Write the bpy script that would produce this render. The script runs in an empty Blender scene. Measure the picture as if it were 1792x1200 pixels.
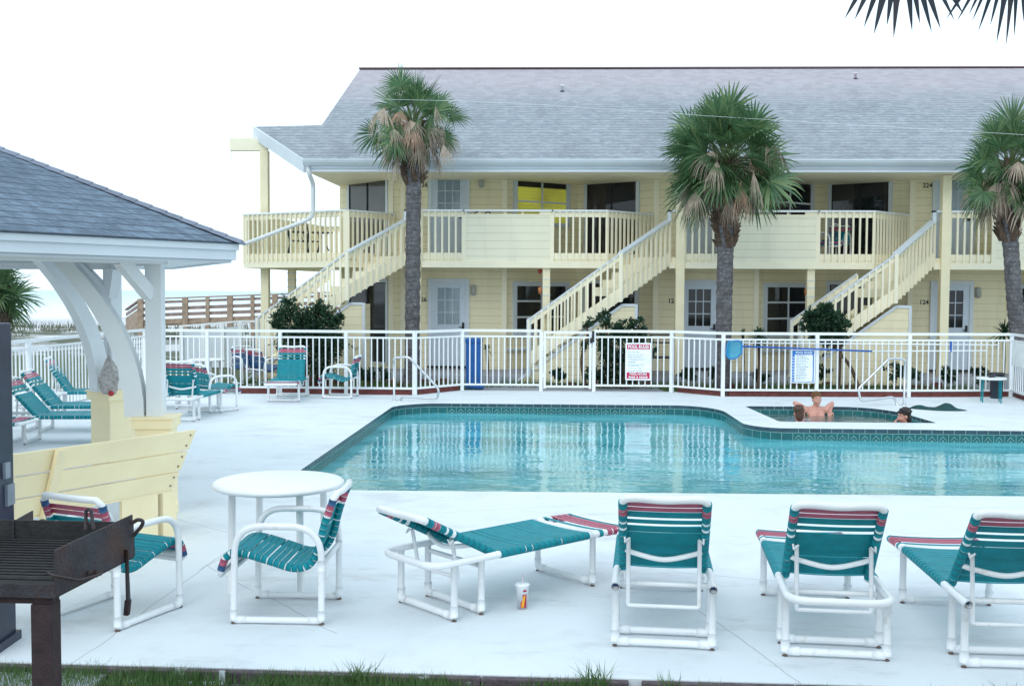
import bpy, bmesh, math, random
from mathutils import Vector, Matrix, noise
from mathutils.geometry import tessellate_polygon
R = math.radians
SC = bpy.context.scene
COL = SC.collection

# ------------------------------------------------------------------ camera
F, CZ, YAW, PITCH, ROLL = 1890.0, 2.03, R(2.1), R(2.70), R(0.29)
cd = bpy.data.cameras.new('camera'); cam = bpy.data.objects.new('camera', cd); COL.objects.link(cam)
cd.sensor_width = 36.0; cd.lens = F / 1792 * 36.0; cd.clip_start = 0.05; cd.clip_end = 20000
CM = Matrix.Rotation(YAW, 4, 'Z') @ Matrix.Rotation(R(90) - PITCH, 4, 'X') @ Matrix.Rotation(ROLL, 4, 'Z')
CM.translation = (0, 0, CZ); cam.matrix_world = CM
SC.camera = cam

# ------------------------------------------------------------------ light
SUN_EL, SUN_AZ = R(38), R(200)
w = bpy.data.worlds.new('World'); SC.world = w; w.use_nodes = True
nt = w.node_tree; nt.nodes.clear()
sky = nt.nodes.new('ShaderNodeTexSky'); sky.sky_type = 'NISHITA'; sky.sun_disc = False
sky.sun_elevation = SUN_EL; sky.sun_rotation = SUN_AZ; sky.altitude = 0
sky.air_density = 1.0; sky.dust_density = 1.0; sky.ozone_density = 1.0
bg = nt.nodes.new('ShaderNodeBackground'); bg.inputs[1].default_value = 0.15
wo = nt.nodes.new('ShaderNodeOutputWorld')
veil = nt.nodes.new('ShaderNodeMix'); veil.data_type = 'RGBA'; veil.inputs[0].default_value = 0.9
veil.inputs[7].default_value = (7.25, 8.85, 9.95, 1)     # bright even cloud cover over the clear sky
nt.links.new(sky.outputs[0], veil.inputs[6]); nt.links.new(veil.outputs[2], bg.inputs[0]); nt.links.new(bg.outputs[0], wo.inputs[0])
sd = bpy.data.lights.new('sun', 'SUN'); sd.energy = 0.5; sd.angle = R(25); sd.color = (1, .95, .88)
so = bpy.data.objects.new('sun', sd); COL.objects.link(so)
# Nishita: rotation measured clockwise from +Y
sdir = Vector((math.sin(SUN_AZ) * math.cos(SUN_EL), math.cos(SUN_AZ) * math.cos(SUN_EL), math.sin(SUN_EL)))
so.rotation_euler = sdir.to_track_quat('Z', 'Y').to_euler()
SC.view_settings.view_transform = 'Standard'; SC.view_settings.look = 'None'
SC.view_settings.exposure = 0.12; SC.view_settings.gamma = 1.0
SC.cycles.max_bounces = 8; SC.cycles.transparent_max_bounces = 16
SC.cycles.use_denoising = True

# ------------------------------------------------------------------ pixel to place
def ray(u, v):
    return (CM.to_3x3() @ Vector(((u - 896) / F, (600 - v) / F, -1))).normalized()
def at(u, v, z=None, Y=None, pl=None):
    d = ray(u, v); o = Vector((0, 0, CZ))
    if z is not None: t = (z - CZ) / d.z
    elif Y is not None: t = Y / d.y
    else: t = (pl[0] - o).dot(pl[1]) / d.dot(pl[1])
    return o + d * t
def W(x, d, z=0.0):
    return Vector((x * math.cos(YAW) - d * math.sin(YAW), x * math.sin(YAW) + d * math.cos(YAW), z))
def bx(u, Y): return at(u, 450, Y=Y).x

# ------------------------------------------------------------------ materials
MATS = {}
def new_mat(name):
    m = bpy.data.materials.new(name); m.use_nodes = True; MATS[name] = m
    return m, m.node_tree, m.node_tree.nodes['Principled BSDF']
def nd(nt, t, **k):
    n = nt.nodes.new(t)
    for a, b in k.items():
        if a.startswith('i_'): n.inputs[int(a[2:])].default_value = b
        else: setattr(n, a, b)
    return n
def mth(nt, op, a, b=None, c=None):
    n = nt.nodes.new('ShaderNodeMath'); n.operation = op
    for i, x in enumerate((a, b, c)):
        if x is None: continue
        if isinstance(x, (int, float)): n.inputs[i].default_value = x
        else: nt.links.new(x, n.inputs[i])
    return n.outputs[0]
def mixc(nt, fac, a, b, mode='MIX'):
    n = nt.nodes.new('ShaderNodeMix'); n.data_type = 'RGBA'; n.blend_type = mode
    for s, x in ((0, fac), (6, a), (7, b)):
        if isinstance(x, (int, float)): n.inputs[s].default_value = x
        elif isinstance(x, tuple): n.inputs[s].default_value = (*x, 1) if len(x) == 3 else x
        else: nt.links.new(x, n.inputs[s])
    return n.outputs[2]
def wpos(nt):
    g = nt.nodes.new('ShaderNodeNewGeometry'); return g.outputs['Position']
def ocoord(nt):
    g = nt.nodes.new('ShaderNodeTexCoord'); return g.outputs['Object']
def nz(nt, vec, scale, detail=4, rough=.55, sc=None):
    if sc:
        m = nd(nt, 'ShaderNodeMapping'); m.inputs['Scale'].default_value = sc
        nt.links.new(vec, m.inputs[0]); vec = m.outputs[0]
    n = nd(nt, 'ShaderNodeTexNoise'); n.inputs['Scale'].default_value = scale
    n.inputs['Detail'].default_value = detail; n.inputs['Roughness'].default_value = rough
    nt.links.new(vec, n.inputs['Vector']); return n.outputs[0]
def ramp(nt, fac, stops):
    r = nd(nt, 'ShaderNodeValToRGB'); e = r.color_ramp.elements
    while len(e) < len(stops): e.new(.5)
    for x, (p, c) in zip(e, stops):
        x.position = p; x.color = (*c, 1) if len(c) == 3 else c
    nt.links.new(fac, r.inputs[0]); return r.outputs[0]
def bump(nt, bs, h, strength, dist=.01):
    b = nd(nt, 'ShaderNodeBump'); b.inputs['Strength'].default_value = strength
    b.inputs['Distance'].default_value = dist; nt.links.new(h, b.inputs['Height'])
    nt.links.new(b.outputs[0], bs.inputs['Normal'])
def simple(name, col, rough=.6, metal=0., var=.12, scale=6., bmp=0., bscale=40., dirt=None, spec=.5):
    m, nt, bs = new_mat(name)
    bs.inputs['Roughness'].default_value = rough; bs.inputs['Metallic'].default_value = metal
    bs.inputs['Specular IOR Level'].default_value = spec
    p = wpos(nt)
    n = nz(nt, p, scale, 5)
    lo = tuple(c * (1 - var) for c in col); hi = tuple(min(1, c * (1 + var)) for c in col)
    c = ramp(nt, n, [(.3, lo), (.7, hi)])
    if dirt:
        n2 = nz(nt, p, dirt[1], 6, .7)
        f = ramp(nt, n2, [(dirt[2], (0, 0, 0)), (dirt[3], (1, 1, 1))])
        c = mixc(nt, f, c, dirt[0])
    nt.links.new(c, bs.inputs['Base Color'])
    if bmp: bump(nt, bs, nz(nt, p, bscale, 4), bmp)
    return m
def sepz(nt, v):
    s = nd(nt, 'ShaderNodeSeparateXYZ'); nt.links.new(v, s.inputs[0]); return s.outputs

YEL = (.92, .83, .58)
simple('cream_paint', YEL, .55, var=.05, scale=2., bmp=.15, bscale=60, dirt=((.55, .5, .33), 3., .62, .8))
simple('gazebo_cream', (.97, .81, .51), .5, var=.05, scale=3., bmp=.1, bscale=30, dirt=((.6, .5, .3), 8., .66, .85))
simple('rim_cream', (.93, .86, .66), .55, var=.04, scale=2.)
simple('white_paint', (.78, .80, .82), .45, var=.04, scale=2., dirt=((.6, .62, .62), 5., .64, .85))
simple('trim_white', (.66, .71, .76), .45, var=.04, scale=2.)
simple('fence_white', (.86, .88, .9), .35, var=.03, scale=2., dirt=((.62, .62, .58), 4., .68, .9))
simple('pvc_white', (.84, .85, .86), .3, var=.04, scale=4., dirt=((.58, .57, .50), 11., .58, .80))
simple('table_white', (.84, .85, .85), .3, var=.03, scale=4., dirt=((.66, .68, .66), 7., .64, .85))
simple('strap_teal', (.0, .225, .27), .5, var=.12, scale=12., bmp=.2, bscale=120, spec=.25)
simple('strap_pink', (.42, .08, .14), .4, var=.12, scale=12.)
simple('strap_blue', (.02, .09, .22), .45, var=.12, scale=12.)
simple('foot_rust', (.15, .10, .08), .8)
simple('rust', (.040, .036, .046), .7, var=.4, scale=9., bmp=.6, bscale=60, dirt=((.065, .030, .024), 5., .46, .64))
simple('rust_post', (.04, .022, .026), .75, var=.4, scale=12., bmp=.4, bscale=80, dirt=((.12, .045, .03), 9., .6, .7))
simple('char', (.02, .019, .02), .7, var=.5, scale=14., bmp=.4, bscale=60)
simple('sheet_dark', (.025, .03, .055), .35, var=.4, scale=5., dirt=((.09, .03, .03), 6., .64, .75))
simple('sheet_grey', (.25, .28, .33), .4, var=.2)
simple('chrome', (.62, .64, .66), .18, 1., var=.04)
simple('black', (.015, .015, .02), .4, var=.2)
simple('dark_metal', (.03, .04, .05), .4, .3, var=.3)
simple('bin_blue', (.006, .11, .38), .4, var=.1, scale=5.)
simple('bin_black', (.015, .025, .04), .4, var=.2)
simple('wood_brown', (.34, .25, .23), .8, var=.3, scale=5., bmp=.4, bscale=30, dirt=((.28, .20, .14), 3., .5, .7))
simple('wood_tan', (.38, .28, .21), .8, var=.3, scale=5.)
simple('concrete_path', (.50, .49, .50), .85, var=.12, scale=3., bmp=.2)
simple('slab_grey', (.36, .37, .41), .85, var=.12, scale=3.)
simple('mulch', (.10, .065, .05), .95, var=.6, scale=24., bmp=.8, bscale=60)
simple('ridge_brown', (.22, .14, .14), .9)
simple('brick_red', (.15, .04, .035), .85, var=.4, scale=9., bmp=.4, dirt=((.45, .38, .36), 14., .66, .75))
simple('soil', (.16, .15, .17), .95, var=.5, scale=16., bmp=.9, bscale=50, dirt=((.42, .44, .46), 22., .66, .75))
simple('skin', (.62, .29, .22), .36, var=.1, scale=12.)
simple('lips', (.45, .12, .11), .4); simple('teeth', (.8, .8, .76), .3)
simple('hair_ginger', (.16, .065, .02), .6, var=.5, scale=60., bmp=.6, bscale=150)
simple('hair_brown', (.10, .045, .028), .6, var=.4, scale=60., bmp=.6, bscale=150)
simple('hair_dark', (.022, .013, .013), .45, var=.4, scale=60., bmp=.6, bscale=150)
simple('cloth_green', (.008, .055, .055), .85, var=.3, scale=9., bmp=.4, bscale=90)
simple('boot_brown', (.10, .065, .045), .95, var=.5, scale=12., bmp=.8, bscale=40)
simple('petiole', (.10, .14, .05), .6)
simple('frond_dead', (.40, .31, .24), .8, var=.4, scale=5.)
simple('frond_dead_red', (.36, .22, .15), .8, var=.3, scale=5.)
simple('net_blue', (.01, .22, .50), .5)
simple('pole_blue', (.01, .10, .42), .4)
simple('lamp_grey', (.42, .42, .40), .5)
simple('number_black', (.02, .02, .02), .5)
simple('sign_white', (.86, .9, .92), .4); simple('sign_red', (.55, .01, .09), .4)
simple('sign_blue', (.01, .17, .55), .4); simple('sign_ink', (.30, .42, .50), .6)
simple('cup_white', (.84, .85, .88), .4, var=.02); simple('cup_red', (.5, .01, .04), .4); simple('cup_yellow', (.95, .42, .03), .4)
simple('straw', (.75, .62, .70), .4)
simple('bag_plastic', (.48, .44, .42), .5, var=.35, scale=30., bmp=.6, bscale=60)
simple('ornament_red', (.5, .04, .05), .5); simple('ornament_orange', (.5, .18, .07), .6)
simple('curtain_brown', (.085, .062, .06), .9, var=.2, scale=2.)  # brown darkened to paint in the dimness of an unlit room
simple('curtain_pale', (.34, .29, .27), .9, var=.1, scale=2.)
simple('room_shade_and_frame', (.022, .022, .03), .8, var=.3, scale=2.)  # dark tone painted for unlit rooms behind glass; also on sliding frames
simple('door_paint', (.62, .69, .78), .4, var=.03)
simple('pool_plaster', (.60, .80, .74), .8, var=.05, scale=1.5)
simple('tile_dark', (.03, .07, .095), .25, var=.3, scale=9.)
simple('tile_teal', (.008, .12, .13), .25, var=.25, scale=9.)
simple('grout', (.22, .40, .37), .7)
simple('bolt', (.30, .22, .14), .6, .3)
simple('gravel_white', (.62, .64, .66), .8, var=.2, scale=20.)

# palm bark: ring scars of old leaves
m, nt, bs = new_mat('trunk_bark'); p = wpos(nt); zz = sepz(nt, p)[2]
wv = mth(nt, 'FRACT', mth(nt, 'ADD', mth(nt, 'MULTIPLY', zz, 11.), mth(nt, 'MULTIPLY', nz(nt, p, 3.5, 5, .6), 2.6)))
c = ramp(nt, nz(nt, p, 8., 6, .7), [(.3, (.085, .08, .085)), (.5, (.15, .14, .145)), (.72, (.25, .24, .25))])
c = mixc(nt, ramp(nt, wv, [(0., (.75, .75, .75)), (.22, (0, 0, 0)), (1., (0, 0, 0))]), c, (.05, .045, .05))
c = mixc(nt, ramp(nt, nz(nt, p, 26., 3), [(.60, (0, 0, 0)), (.70, (.7, .7, .7))]), c, (.42, .42, .42))
nt.links.new(c, bs.inputs['Base Color']); bs.inputs['Roughness'].default_value = .95
bump(nt, bs, mth(nt, 'ADD', wv, nz(nt, p, 30., 5)), 1., .03)
def leaf_mat(name, c1, c2, c3):
    m, nt, bs = new_mat(name)
    o = nd(nt, 'ShaderNodeNewGeometry')
    c = ramp(nt, o.outputs['Random Per Island'], [(0., c1), (.5, c2), (1., c3)])
    nt.links.new(c, bs.inputs['Base Color']); bs.inputs['Roughness'].default_value = .5
    bs.inputs['Subsurface Weight'].default_value = 0.0
    tr = nd(nt, 'ShaderNodeBsdfTranslucent'); nt.links.new(c, tr.inputs[0])
    mx = nd(nt, 'ShaderNodeMixShader'); mx.inputs[0].default_value = .25
    nt.links.new(bs.outputs[0], mx.inputs[1]); nt.links.new(tr.outputs[0], mx.inputs[2])
    nt.links.new(mx.outputs[0], nt.nodes['Material Output'].inputs[0]); return m
leaf_mat('frond_green', (.055, .12, .06), (.095, .20, .085), (.19, .27, .12))
leaf_mat('frond_shaded', (.02, .03, .045), (.03, .035, .05), (.05, .045, .05))  # green fronds with their against-the-sky shade painted in as navy
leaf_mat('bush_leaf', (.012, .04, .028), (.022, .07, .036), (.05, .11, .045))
leaf_mat('grass_blade', (.045, .11, .03), (.08, .17, .045), (.15, .21, .07))
leaf_mat('dune_leaf', (.07, .085, .05), (.10, .11, .07), (.18, .16, .10))

# siding: lap boards (painted, with the joint line between boards)
def siding(name, col, pitch=.18):
    m, nt, bs = new_mat(name)
    p = wpos(nt); z = sepz(nt, p)[2]
    fr = mth(nt, 'FRACT', mth(nt, 'DIVIDE', z, pitch))
    line = ramp(nt, fr, [(0., (1, 1, 1)), (.045, (1, 1, 1)), (.075, (0, 0, 0)), (1., (0, 0, 0))])
    n = nz(nt, p, 1.6, 4); c = ramp(nt, n, [(.3, tuple(x * .95 for x in col)), (.7, col)])
    st = nz(nt, p, 3., 5, .6, (1, 1, .15)); c = mixc(nt, ramp(nt, st, [(.5, (0, 0, 0)), (.8, (.6, .6, .6))]), c, tuple(x * .72 for x in col))
    c = mixc(nt, mth(nt, 'MULTIPLY', line, .42), c, (.22, .2, .13))
    nt.links.new(c, bs.inputs['Base Color']); bs.inputs['Roughness'].default_value = .6
    bump(nt, bs, fr, .5, .02); return m
siding('siding', (.92, .82, .56)); siding('siding_panel', (.92, .87, .68), .178)

def shingles(name, c1, c2, c3, bw, rh, line=.35, top=None, dk=.6, grit=.3):
    m, nt, bs = new_mat(name)
    uv = nd(nt, 'ShaderNodeUVMap'); uv.uv_map = 'uv'
    b = nd(nt, 'ShaderNodeTexBrick'); b.offset = .37; b.squash = 1.
    nt.links.new(uv.outputs[0], b.inputs['Vector'])
    b.inputs['Scale'].default_value = 1.; b.inputs['Brick Width'].default_value = bw; b.inputs['Row Height'].default_value = rh
    b.inputs['Mortar Size'].default_value = .006; b.inputs['Mortar Smooth'].default_value = .6; b.inputs['Bias'].default_value = 0.
    b.inputs['Color1'].default_value = (0, 0, 0, 1); b.inputs['Color2'].default_value = (1, 1, 1, 1); b.inputs['Mortar'].default_value = (.5, .5, .5, 1)
    v = sepz(nt, uv.outputs[0])[1]
    c = ramp(nt, b.outputs['Color'], [(0., c1), (.5, c2), (1., c3)])
    n = nz(nt, wpos(nt), 1.3, 5); c = mixc(nt, mth(nt, 'MULTIPLY', n, .35), c, c1)
    g = nz(nt, wpos(nt), 160., 2); c = mixc(nt, mth(nt, 'MULTIPLY', g, grit), c, c3)
    g2 = nz(nt, wpos(nt), 9., 4, .8, (.6, 1.6, 1.6)); c = mixc(nt, ramp(nt, g2, [(.42, (.55, .55, .55)), (.58, (0, 0, 0))]), c, tuple(x * .75 for x in c1))
    c = mixc(nt, ramp(nt, g2, [(.5, (0, 0, 0)), (.68, (.6, .6, .6))]), c, tuple(min(1, x * 1.2) for x in c3))
    st = nz(nt, wpos(nt), 1.1, 5, .65, (1, .35, .35)); c = mixc(nt, ramp(nt, st, [(.5, (0, 0, 0)), (.75, (.45, .45, .45))]), c, tuple(x * .6 for x in c1))
    fr = mth(nt, 'FRACT', mth(nt, 'DIVIDE', v, rh))
    wob = nz(nt, uv.outputs[0], 7., 2)
    thr = mth(nt, 'MULTIPLY', wob, line * .5)
    lf = mth(nt, 'LESS_THAN', fr, thr)
    c = mixc(nt, mth(nt, 'MULTIPLY', lf, dk), c, tuple(x * .3 for x in c1))
    if top:
        f2 = ramp(nt, mth(nt, 'ADD', mth(nt, 'DIVIDE', v, top[0]), mth(nt, 'MULTIPLY', nz(nt, wpos(nt), .9, 5), .3)), [(.62, (0, 0, 0)), (.95, (1, 1, 1))])
        c = mixc(nt, f2, c, mixc(nt, b.outputs['Color'], top[1], top[2]))
    nt.links.new(c, bs.inputs['Base Color']); bs.inputs['Roughness'].default_value = .9
    bump(nt, bs, fr, .7, .02); return m
shingles('roof_shingle', (.27, .295, .33), (.33, .355, .39), (.39, .415, .45), .24, .27, .46, (10.8, (.38, .34, .37), (.45, .41, .44)), .75)
shingles('gazebo_shingle', (.11, .15, .20), (.15, .20, .27), (.19, .25, .32), .33, .14, .42, None, .9, .5)

# deck: painted concrete with hairline joints
m, nt, bs = new_mat('deck_concrete')
p = wpos(nt); s = sepz(nt, p)
c = ramp(nt, nz(nt, p, .35, 5), [(.3, (.70, .74, .77)), (.7, (.76, .79, .81))])
sp = nz(nt, p, 1.7, 7, .72); c = mixc(nt, ramp(nt, sp, [(.50, (0, 0, 0)), (.74, (.75, .75, .75))]), c, (.60, .62, .64))
sp = nz(nt, p, .8, 8, .75, (1, 2.2, 1)); c = mixc(nt, ramp(nt, sp, [(.54, (0, 0, 0)), (.64, (.5, .5, .5))]), c, (.52, .52, .51))
sp = nz(nt, p, 38., 3, .5); c = mixc(nt, ramp(nt, sp, [(.72, (0, 0, 0)), (.80, (.55, .55, .55))]), c, (.38, .38, .38))
sp = nz(nt, p, 9., 3, .5); c = mixc(nt, ramp(nt, sp, [(.74, (0, 0, 0)), (.80, (.45, .45, .45))]), c, (.45, .38, .36))
wob = mth(nt, 'MULTIPLY', mth(nt, 'SUBTRACT', nz(nt, p, 1.2, 4), .5), .12)
def jl(a, b, cc, lo=None, hi=None, wd=.006):
    # hairline a*x + b*y + c = 0
    global c
    d = mth(nt, 'ABSOLUTE', mth(nt, 'ADD', mth(nt, 'ADD', mth(nt, 'MULTIPLY', s[0], a), mth(nt, 'MULTIPLY', s[1], b)), mth(nt, 'ADD', wob, cc)))
    f = mth(nt, 'MULTIPLY', mth(nt, 'LESS_THAN', d, wd), .55)
    if lo is not None:
        f = mth(nt, 'MULTIPLY', f, mth(nt, 'MULTIPLY', mth(nt, 'GREATER_THAN', s[0], lo), mth(nt, 'LESS_THAN', s[0], hi)))
    c = mixc(nt, f, c, (.36, .35, .36))
def jline(p1, p2, wd=.005):
    d = (p2 - p1); n = Vector((-d.y, d.x)).normalized() if False else Vector((-d.y, d.x, 0)).normalized()
    jl(n.x, n.y, -(n.x * p1.x + n.y * p1.y), min(p1.x, p2.x) - .02, max(p1.x, p2.x) + .02, wd)
for a_, b_ in (((140, 1150), (362, 990)), ((362, 990), (585, 1105)), ((300, 905), (430, 940)), ((362, 990), (420, 960)), ((1230, 1072), (1392, 1190)), ((1180, 1000), (1420, 1022)), ((20, 1010), (240, 905)), ((640, 905), (1060, 880))):
    jline(at(*a_, z=0), at(*b_, z=0))
nt.links.new(c, bs.inputs['Base Color']); bs.inputs['Roughness'].default_value = .7; bs.inputs['Specular IOR Level'].default_value = .3
bump(nt, bs, nz(nt, p, 30., 5, .6), .12)

# ground, grass, sand
m, nt, bs = new_mat('lawn'); p = wpos(nt)
c = ramp(nt, nz(nt, p, 2.2, 6, .65), [(.3, (.06, .085, .04)), (.5, (.10, .125, .06)), (.7, (.17, .16, .10))])
nt.links.new(c, bs.inputs['Base Color']); bs.inputs['Roughness'].default_value = .95; bump(nt, bs, nz(nt, p, 40, 4), .8, .03)
m, nt, bs = new_mat('sand'); p = wpos(nt)
c = ramp(nt, nz(nt, p, .05, 6, .6), [(.35, (.50, .50, .52)), (.65, (.68, .66, .66))])
v = nz(nt, p, .35, 6, .7)
y = sepz(nt, p)[1]
msk = mth(nt, 'MULTIPLY', ramp(nt, v, [(.42, (0, 0, 0)), (.55, (1, 1, 1))]), ramp(nt, mth(nt, 'DIVIDE', y, 100.), [(.0, (1, 1, 1)), (.55, (1, 1, 1)), (.66, (0, 0, 0))]))
c = mixc(nt, msk, c, (.10, .11, .07))
nt.links.new(c, bs.inputs['Base Color']); bs.inputs['Roughness'].default_value = .9; bump(nt, bs, nz(nt, p, 3, 5), .5, .1)
m, nt, bs = new_mat('sea'); p = wpos(nt); yy = sepz(nt, p)[1]
c = ramp(nt, mth(nt, 'DIVIDE', yy, 1000.), [(.18, (.74, .78, .78)), (.45, (.48, .60, .62)), (1., (.32, .47, .51))])  # near water paled in colour to stand in for haze
fo = nz(nt, p, .05, 6, .65, (.12, 1, 1)); fr = ramp(nt, fo, [(.52, (0, 0, 0)), (.62, (1, 1, 1))])
fr = mth(nt, 'MULTIPLY', fr, ramp(nt, mth(nt, 'DIVIDE', yy, 1000.), [(.18, (1, 1, 1)), (.40, (0, 0, 0))]))
c = mixc(nt, fr, c, (.85, .87, .88)); nt.links.new(c, bs.inputs['Base Color']); bs.inputs['Roughness'].default_value = .25
bump(nt, bs, nz(nt, p, .5, 6, .6, (.3, 1, 1)), .5, .4)

# water: fresnel reflection over a part-diffuse body, wave light and dark painted in
def water(name, tint, body, sc, st, fac=1.0, clear=.4):
    m, nt, bs = new_mat(name); nt.nodes.remove(bs)
    p = wpos(nt)
    h = mth(nt, 'ADD', nz(nt, p, sc, 3, .5, (.55, 1., 1)), mth(nt, 'MULTIPLY', nz(nt, p, sc * 3.2, 3, .5, (.6, 1., 1)), .35))
    b = nd(nt, 'ShaderNodeBump'); b.inputs['Strength'].default_value = 1.; b.inputs['Distance'].default_value = st
    nt.links.new(h, b.inputs['Height'])
    fr = nd(nt, 'ShaderNodeFresnel'); fr.inputs[0].default_value = 1.33; nt.links.new(b.outputs[0], fr.inputs[1])
    tr = nd(nt, 'ShaderNodeBsdfTransparent'); tr.inputs[0].default_value = (*tint, 1)
    df = nd(nt, 'ShaderNodeBsdfDiffuse')
    vv = ramp(nt, nz(nt, p, 1.5, 5, .62, (.32, 1, 1)), [(.36, (0, 0, 0)), (.64, (1, 1, 1))])  # stretched patches paint the waves' light and dark into the body colour
    nt.links.new(mixc(nt, vv, tuple(x * .66 for x in body), (min(1, body[0] * 2.6), body[1] * 1.22, body[2] * 1.16)), df.inputs[0])
    m0 = nd(nt, 'ShaderNodeMixShader'); m0.inputs[0].default_value = clear; nt.links.new(df.outputs[0], m0.inputs[1]); nt.links.new(tr.outputs[0], m0.inputs[2])
    gl = nd(nt, 'ShaderNodeBsdfGlossy'); gl.inputs['Roughness'].default_value = .02; nt.links.new(b.outputs[0], gl.inputs['Normal'])
    mx = nd(nt, 'ShaderNodeMixShader'); f = mth(nt, 'MULTIPLY', fr.outputs[0], fac)
    nt.links.new(f, mx.inputs[0]); nt.links.new(m0.outputs[0], mx.inputs[1]); nt.links.new(gl.outputs[0], mx.inputs[2])
    nt.links.new(mx.outputs[0], nt.nodes['Material Output'].inputs[0])
water('pool_water', (.30, .86, .90), (.09, .68, .80), 1.7, .013, .60, .14)
water('spa_water', (.5, .8, .78), (.05, .30, .30), 4.5, .04, .8, .5)
# window glass
m, nt, bs = new_mat('glass'); nt.nodes.remove(bs)
fr = nd(nt, 'ShaderNodeFresnel'); fr.inputs[0].default_value = 1.5
tr = nd(nt, 'ShaderNodeBsdfTransparent'); tr.inputs[0].default_value = (.8, .85, .85, 1)
gl = nd(nt, 'ShaderNodeBsdfGlossy'); gl.inputs['Roughness'].default_value = .03
mx = nd(nt, 'ShaderNodeMixShader')
nt.links.new(fr.outputs[0], mx.inputs[0]); nt.links.new(tr.outputs[0], mx.inputs[1]); nt.links.new(gl.outputs[0], mx.inputs[2])
nt.links.new(mx.outputs[0], nt.nodes['Material Output'].inputs[0])
# net mesh
m, nt, bs = new_mat('net_mesh')
bs.inputs['Base Color'].default_value = (.01, .36, .55, 1); bs.inputs['Alpha'].default_value = .78
# lit blind
m, nt, bs = new_mat('lit_blind'); p = wpos(nt)
bs.inputs['Base Color'].default_value = (.5, .45, .12, 1)
z_ = sepz(nt, p)[2]
e = mixc(nt, ramp(nt, mth(nt, 'FRACT', mth(nt, 'DIVIDE', z_, .085)), [(0., (.6, .6, .6)), (.4, (1, 1, 1)), (.9, (.55, .55, .55))]), (.30, .28, .05), (.86, .86, .10))
e = mixc(nt, ramp(nt, nz(nt, p, 1.3, 3), [(.35, (0, 0, 0)), (.7, (.7, .7, .7))]), e, (.22, .19, .04))
nt.links.new(e, bs.inputs['Emission Color']); bs.inputs['Emission Strength'].default_value = .34

# ------------------------------------------------------------------ mesh helpers
WM = {}
def fillet(pts, r, n=5, closed=False):
    pts = [Vector(p) for p in pts]; out = []; N = len(pts)
    for i, p in enumerate(pts):
        if not closed and i in (0, N - 1): out.append(p); continue
        a, b = pts[i - 1], pts[(i + 1) % N]
        rr = r[i] if isinstance(r, (list, tuple)) else r
        da, db = (a - p), (b - p); k = min(rr, da.length * .49, db.length * .49)
        if k < 1e-4: out.append(p); continue
        s, e = p + da.normalized() * k, p + db.normalized() * k
        for j in range(n + 1):
            t = j / n; out.append(s * (1 - t) ** 2 + p * 2 * t * (1 - t) + e * t * t)
    return out
def crom(pts, n=6):
    pts = [Vector(p) for p in pts]; q = [pts[0] * 2 - pts[1]] + pts + [pts[-1] * 2 - pts[-2]]; out = []
    for i in range(1, len(q) - 2):
        for j in range(n):
            t = j / n
            out.append(.5 * ((2 * q[i]) + (q[i + 1] - q[i - 1]) * t + (2 * q[i - 1] - 5 * q[i] + 4 * q[i + 1] - q[i + 2]) * t * t + (3 * q[i] - q[i - 1] - 3 * q[i + 1] + q[i + 2]) * t ** 3))
    out.append(pts[-1]); return out
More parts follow.
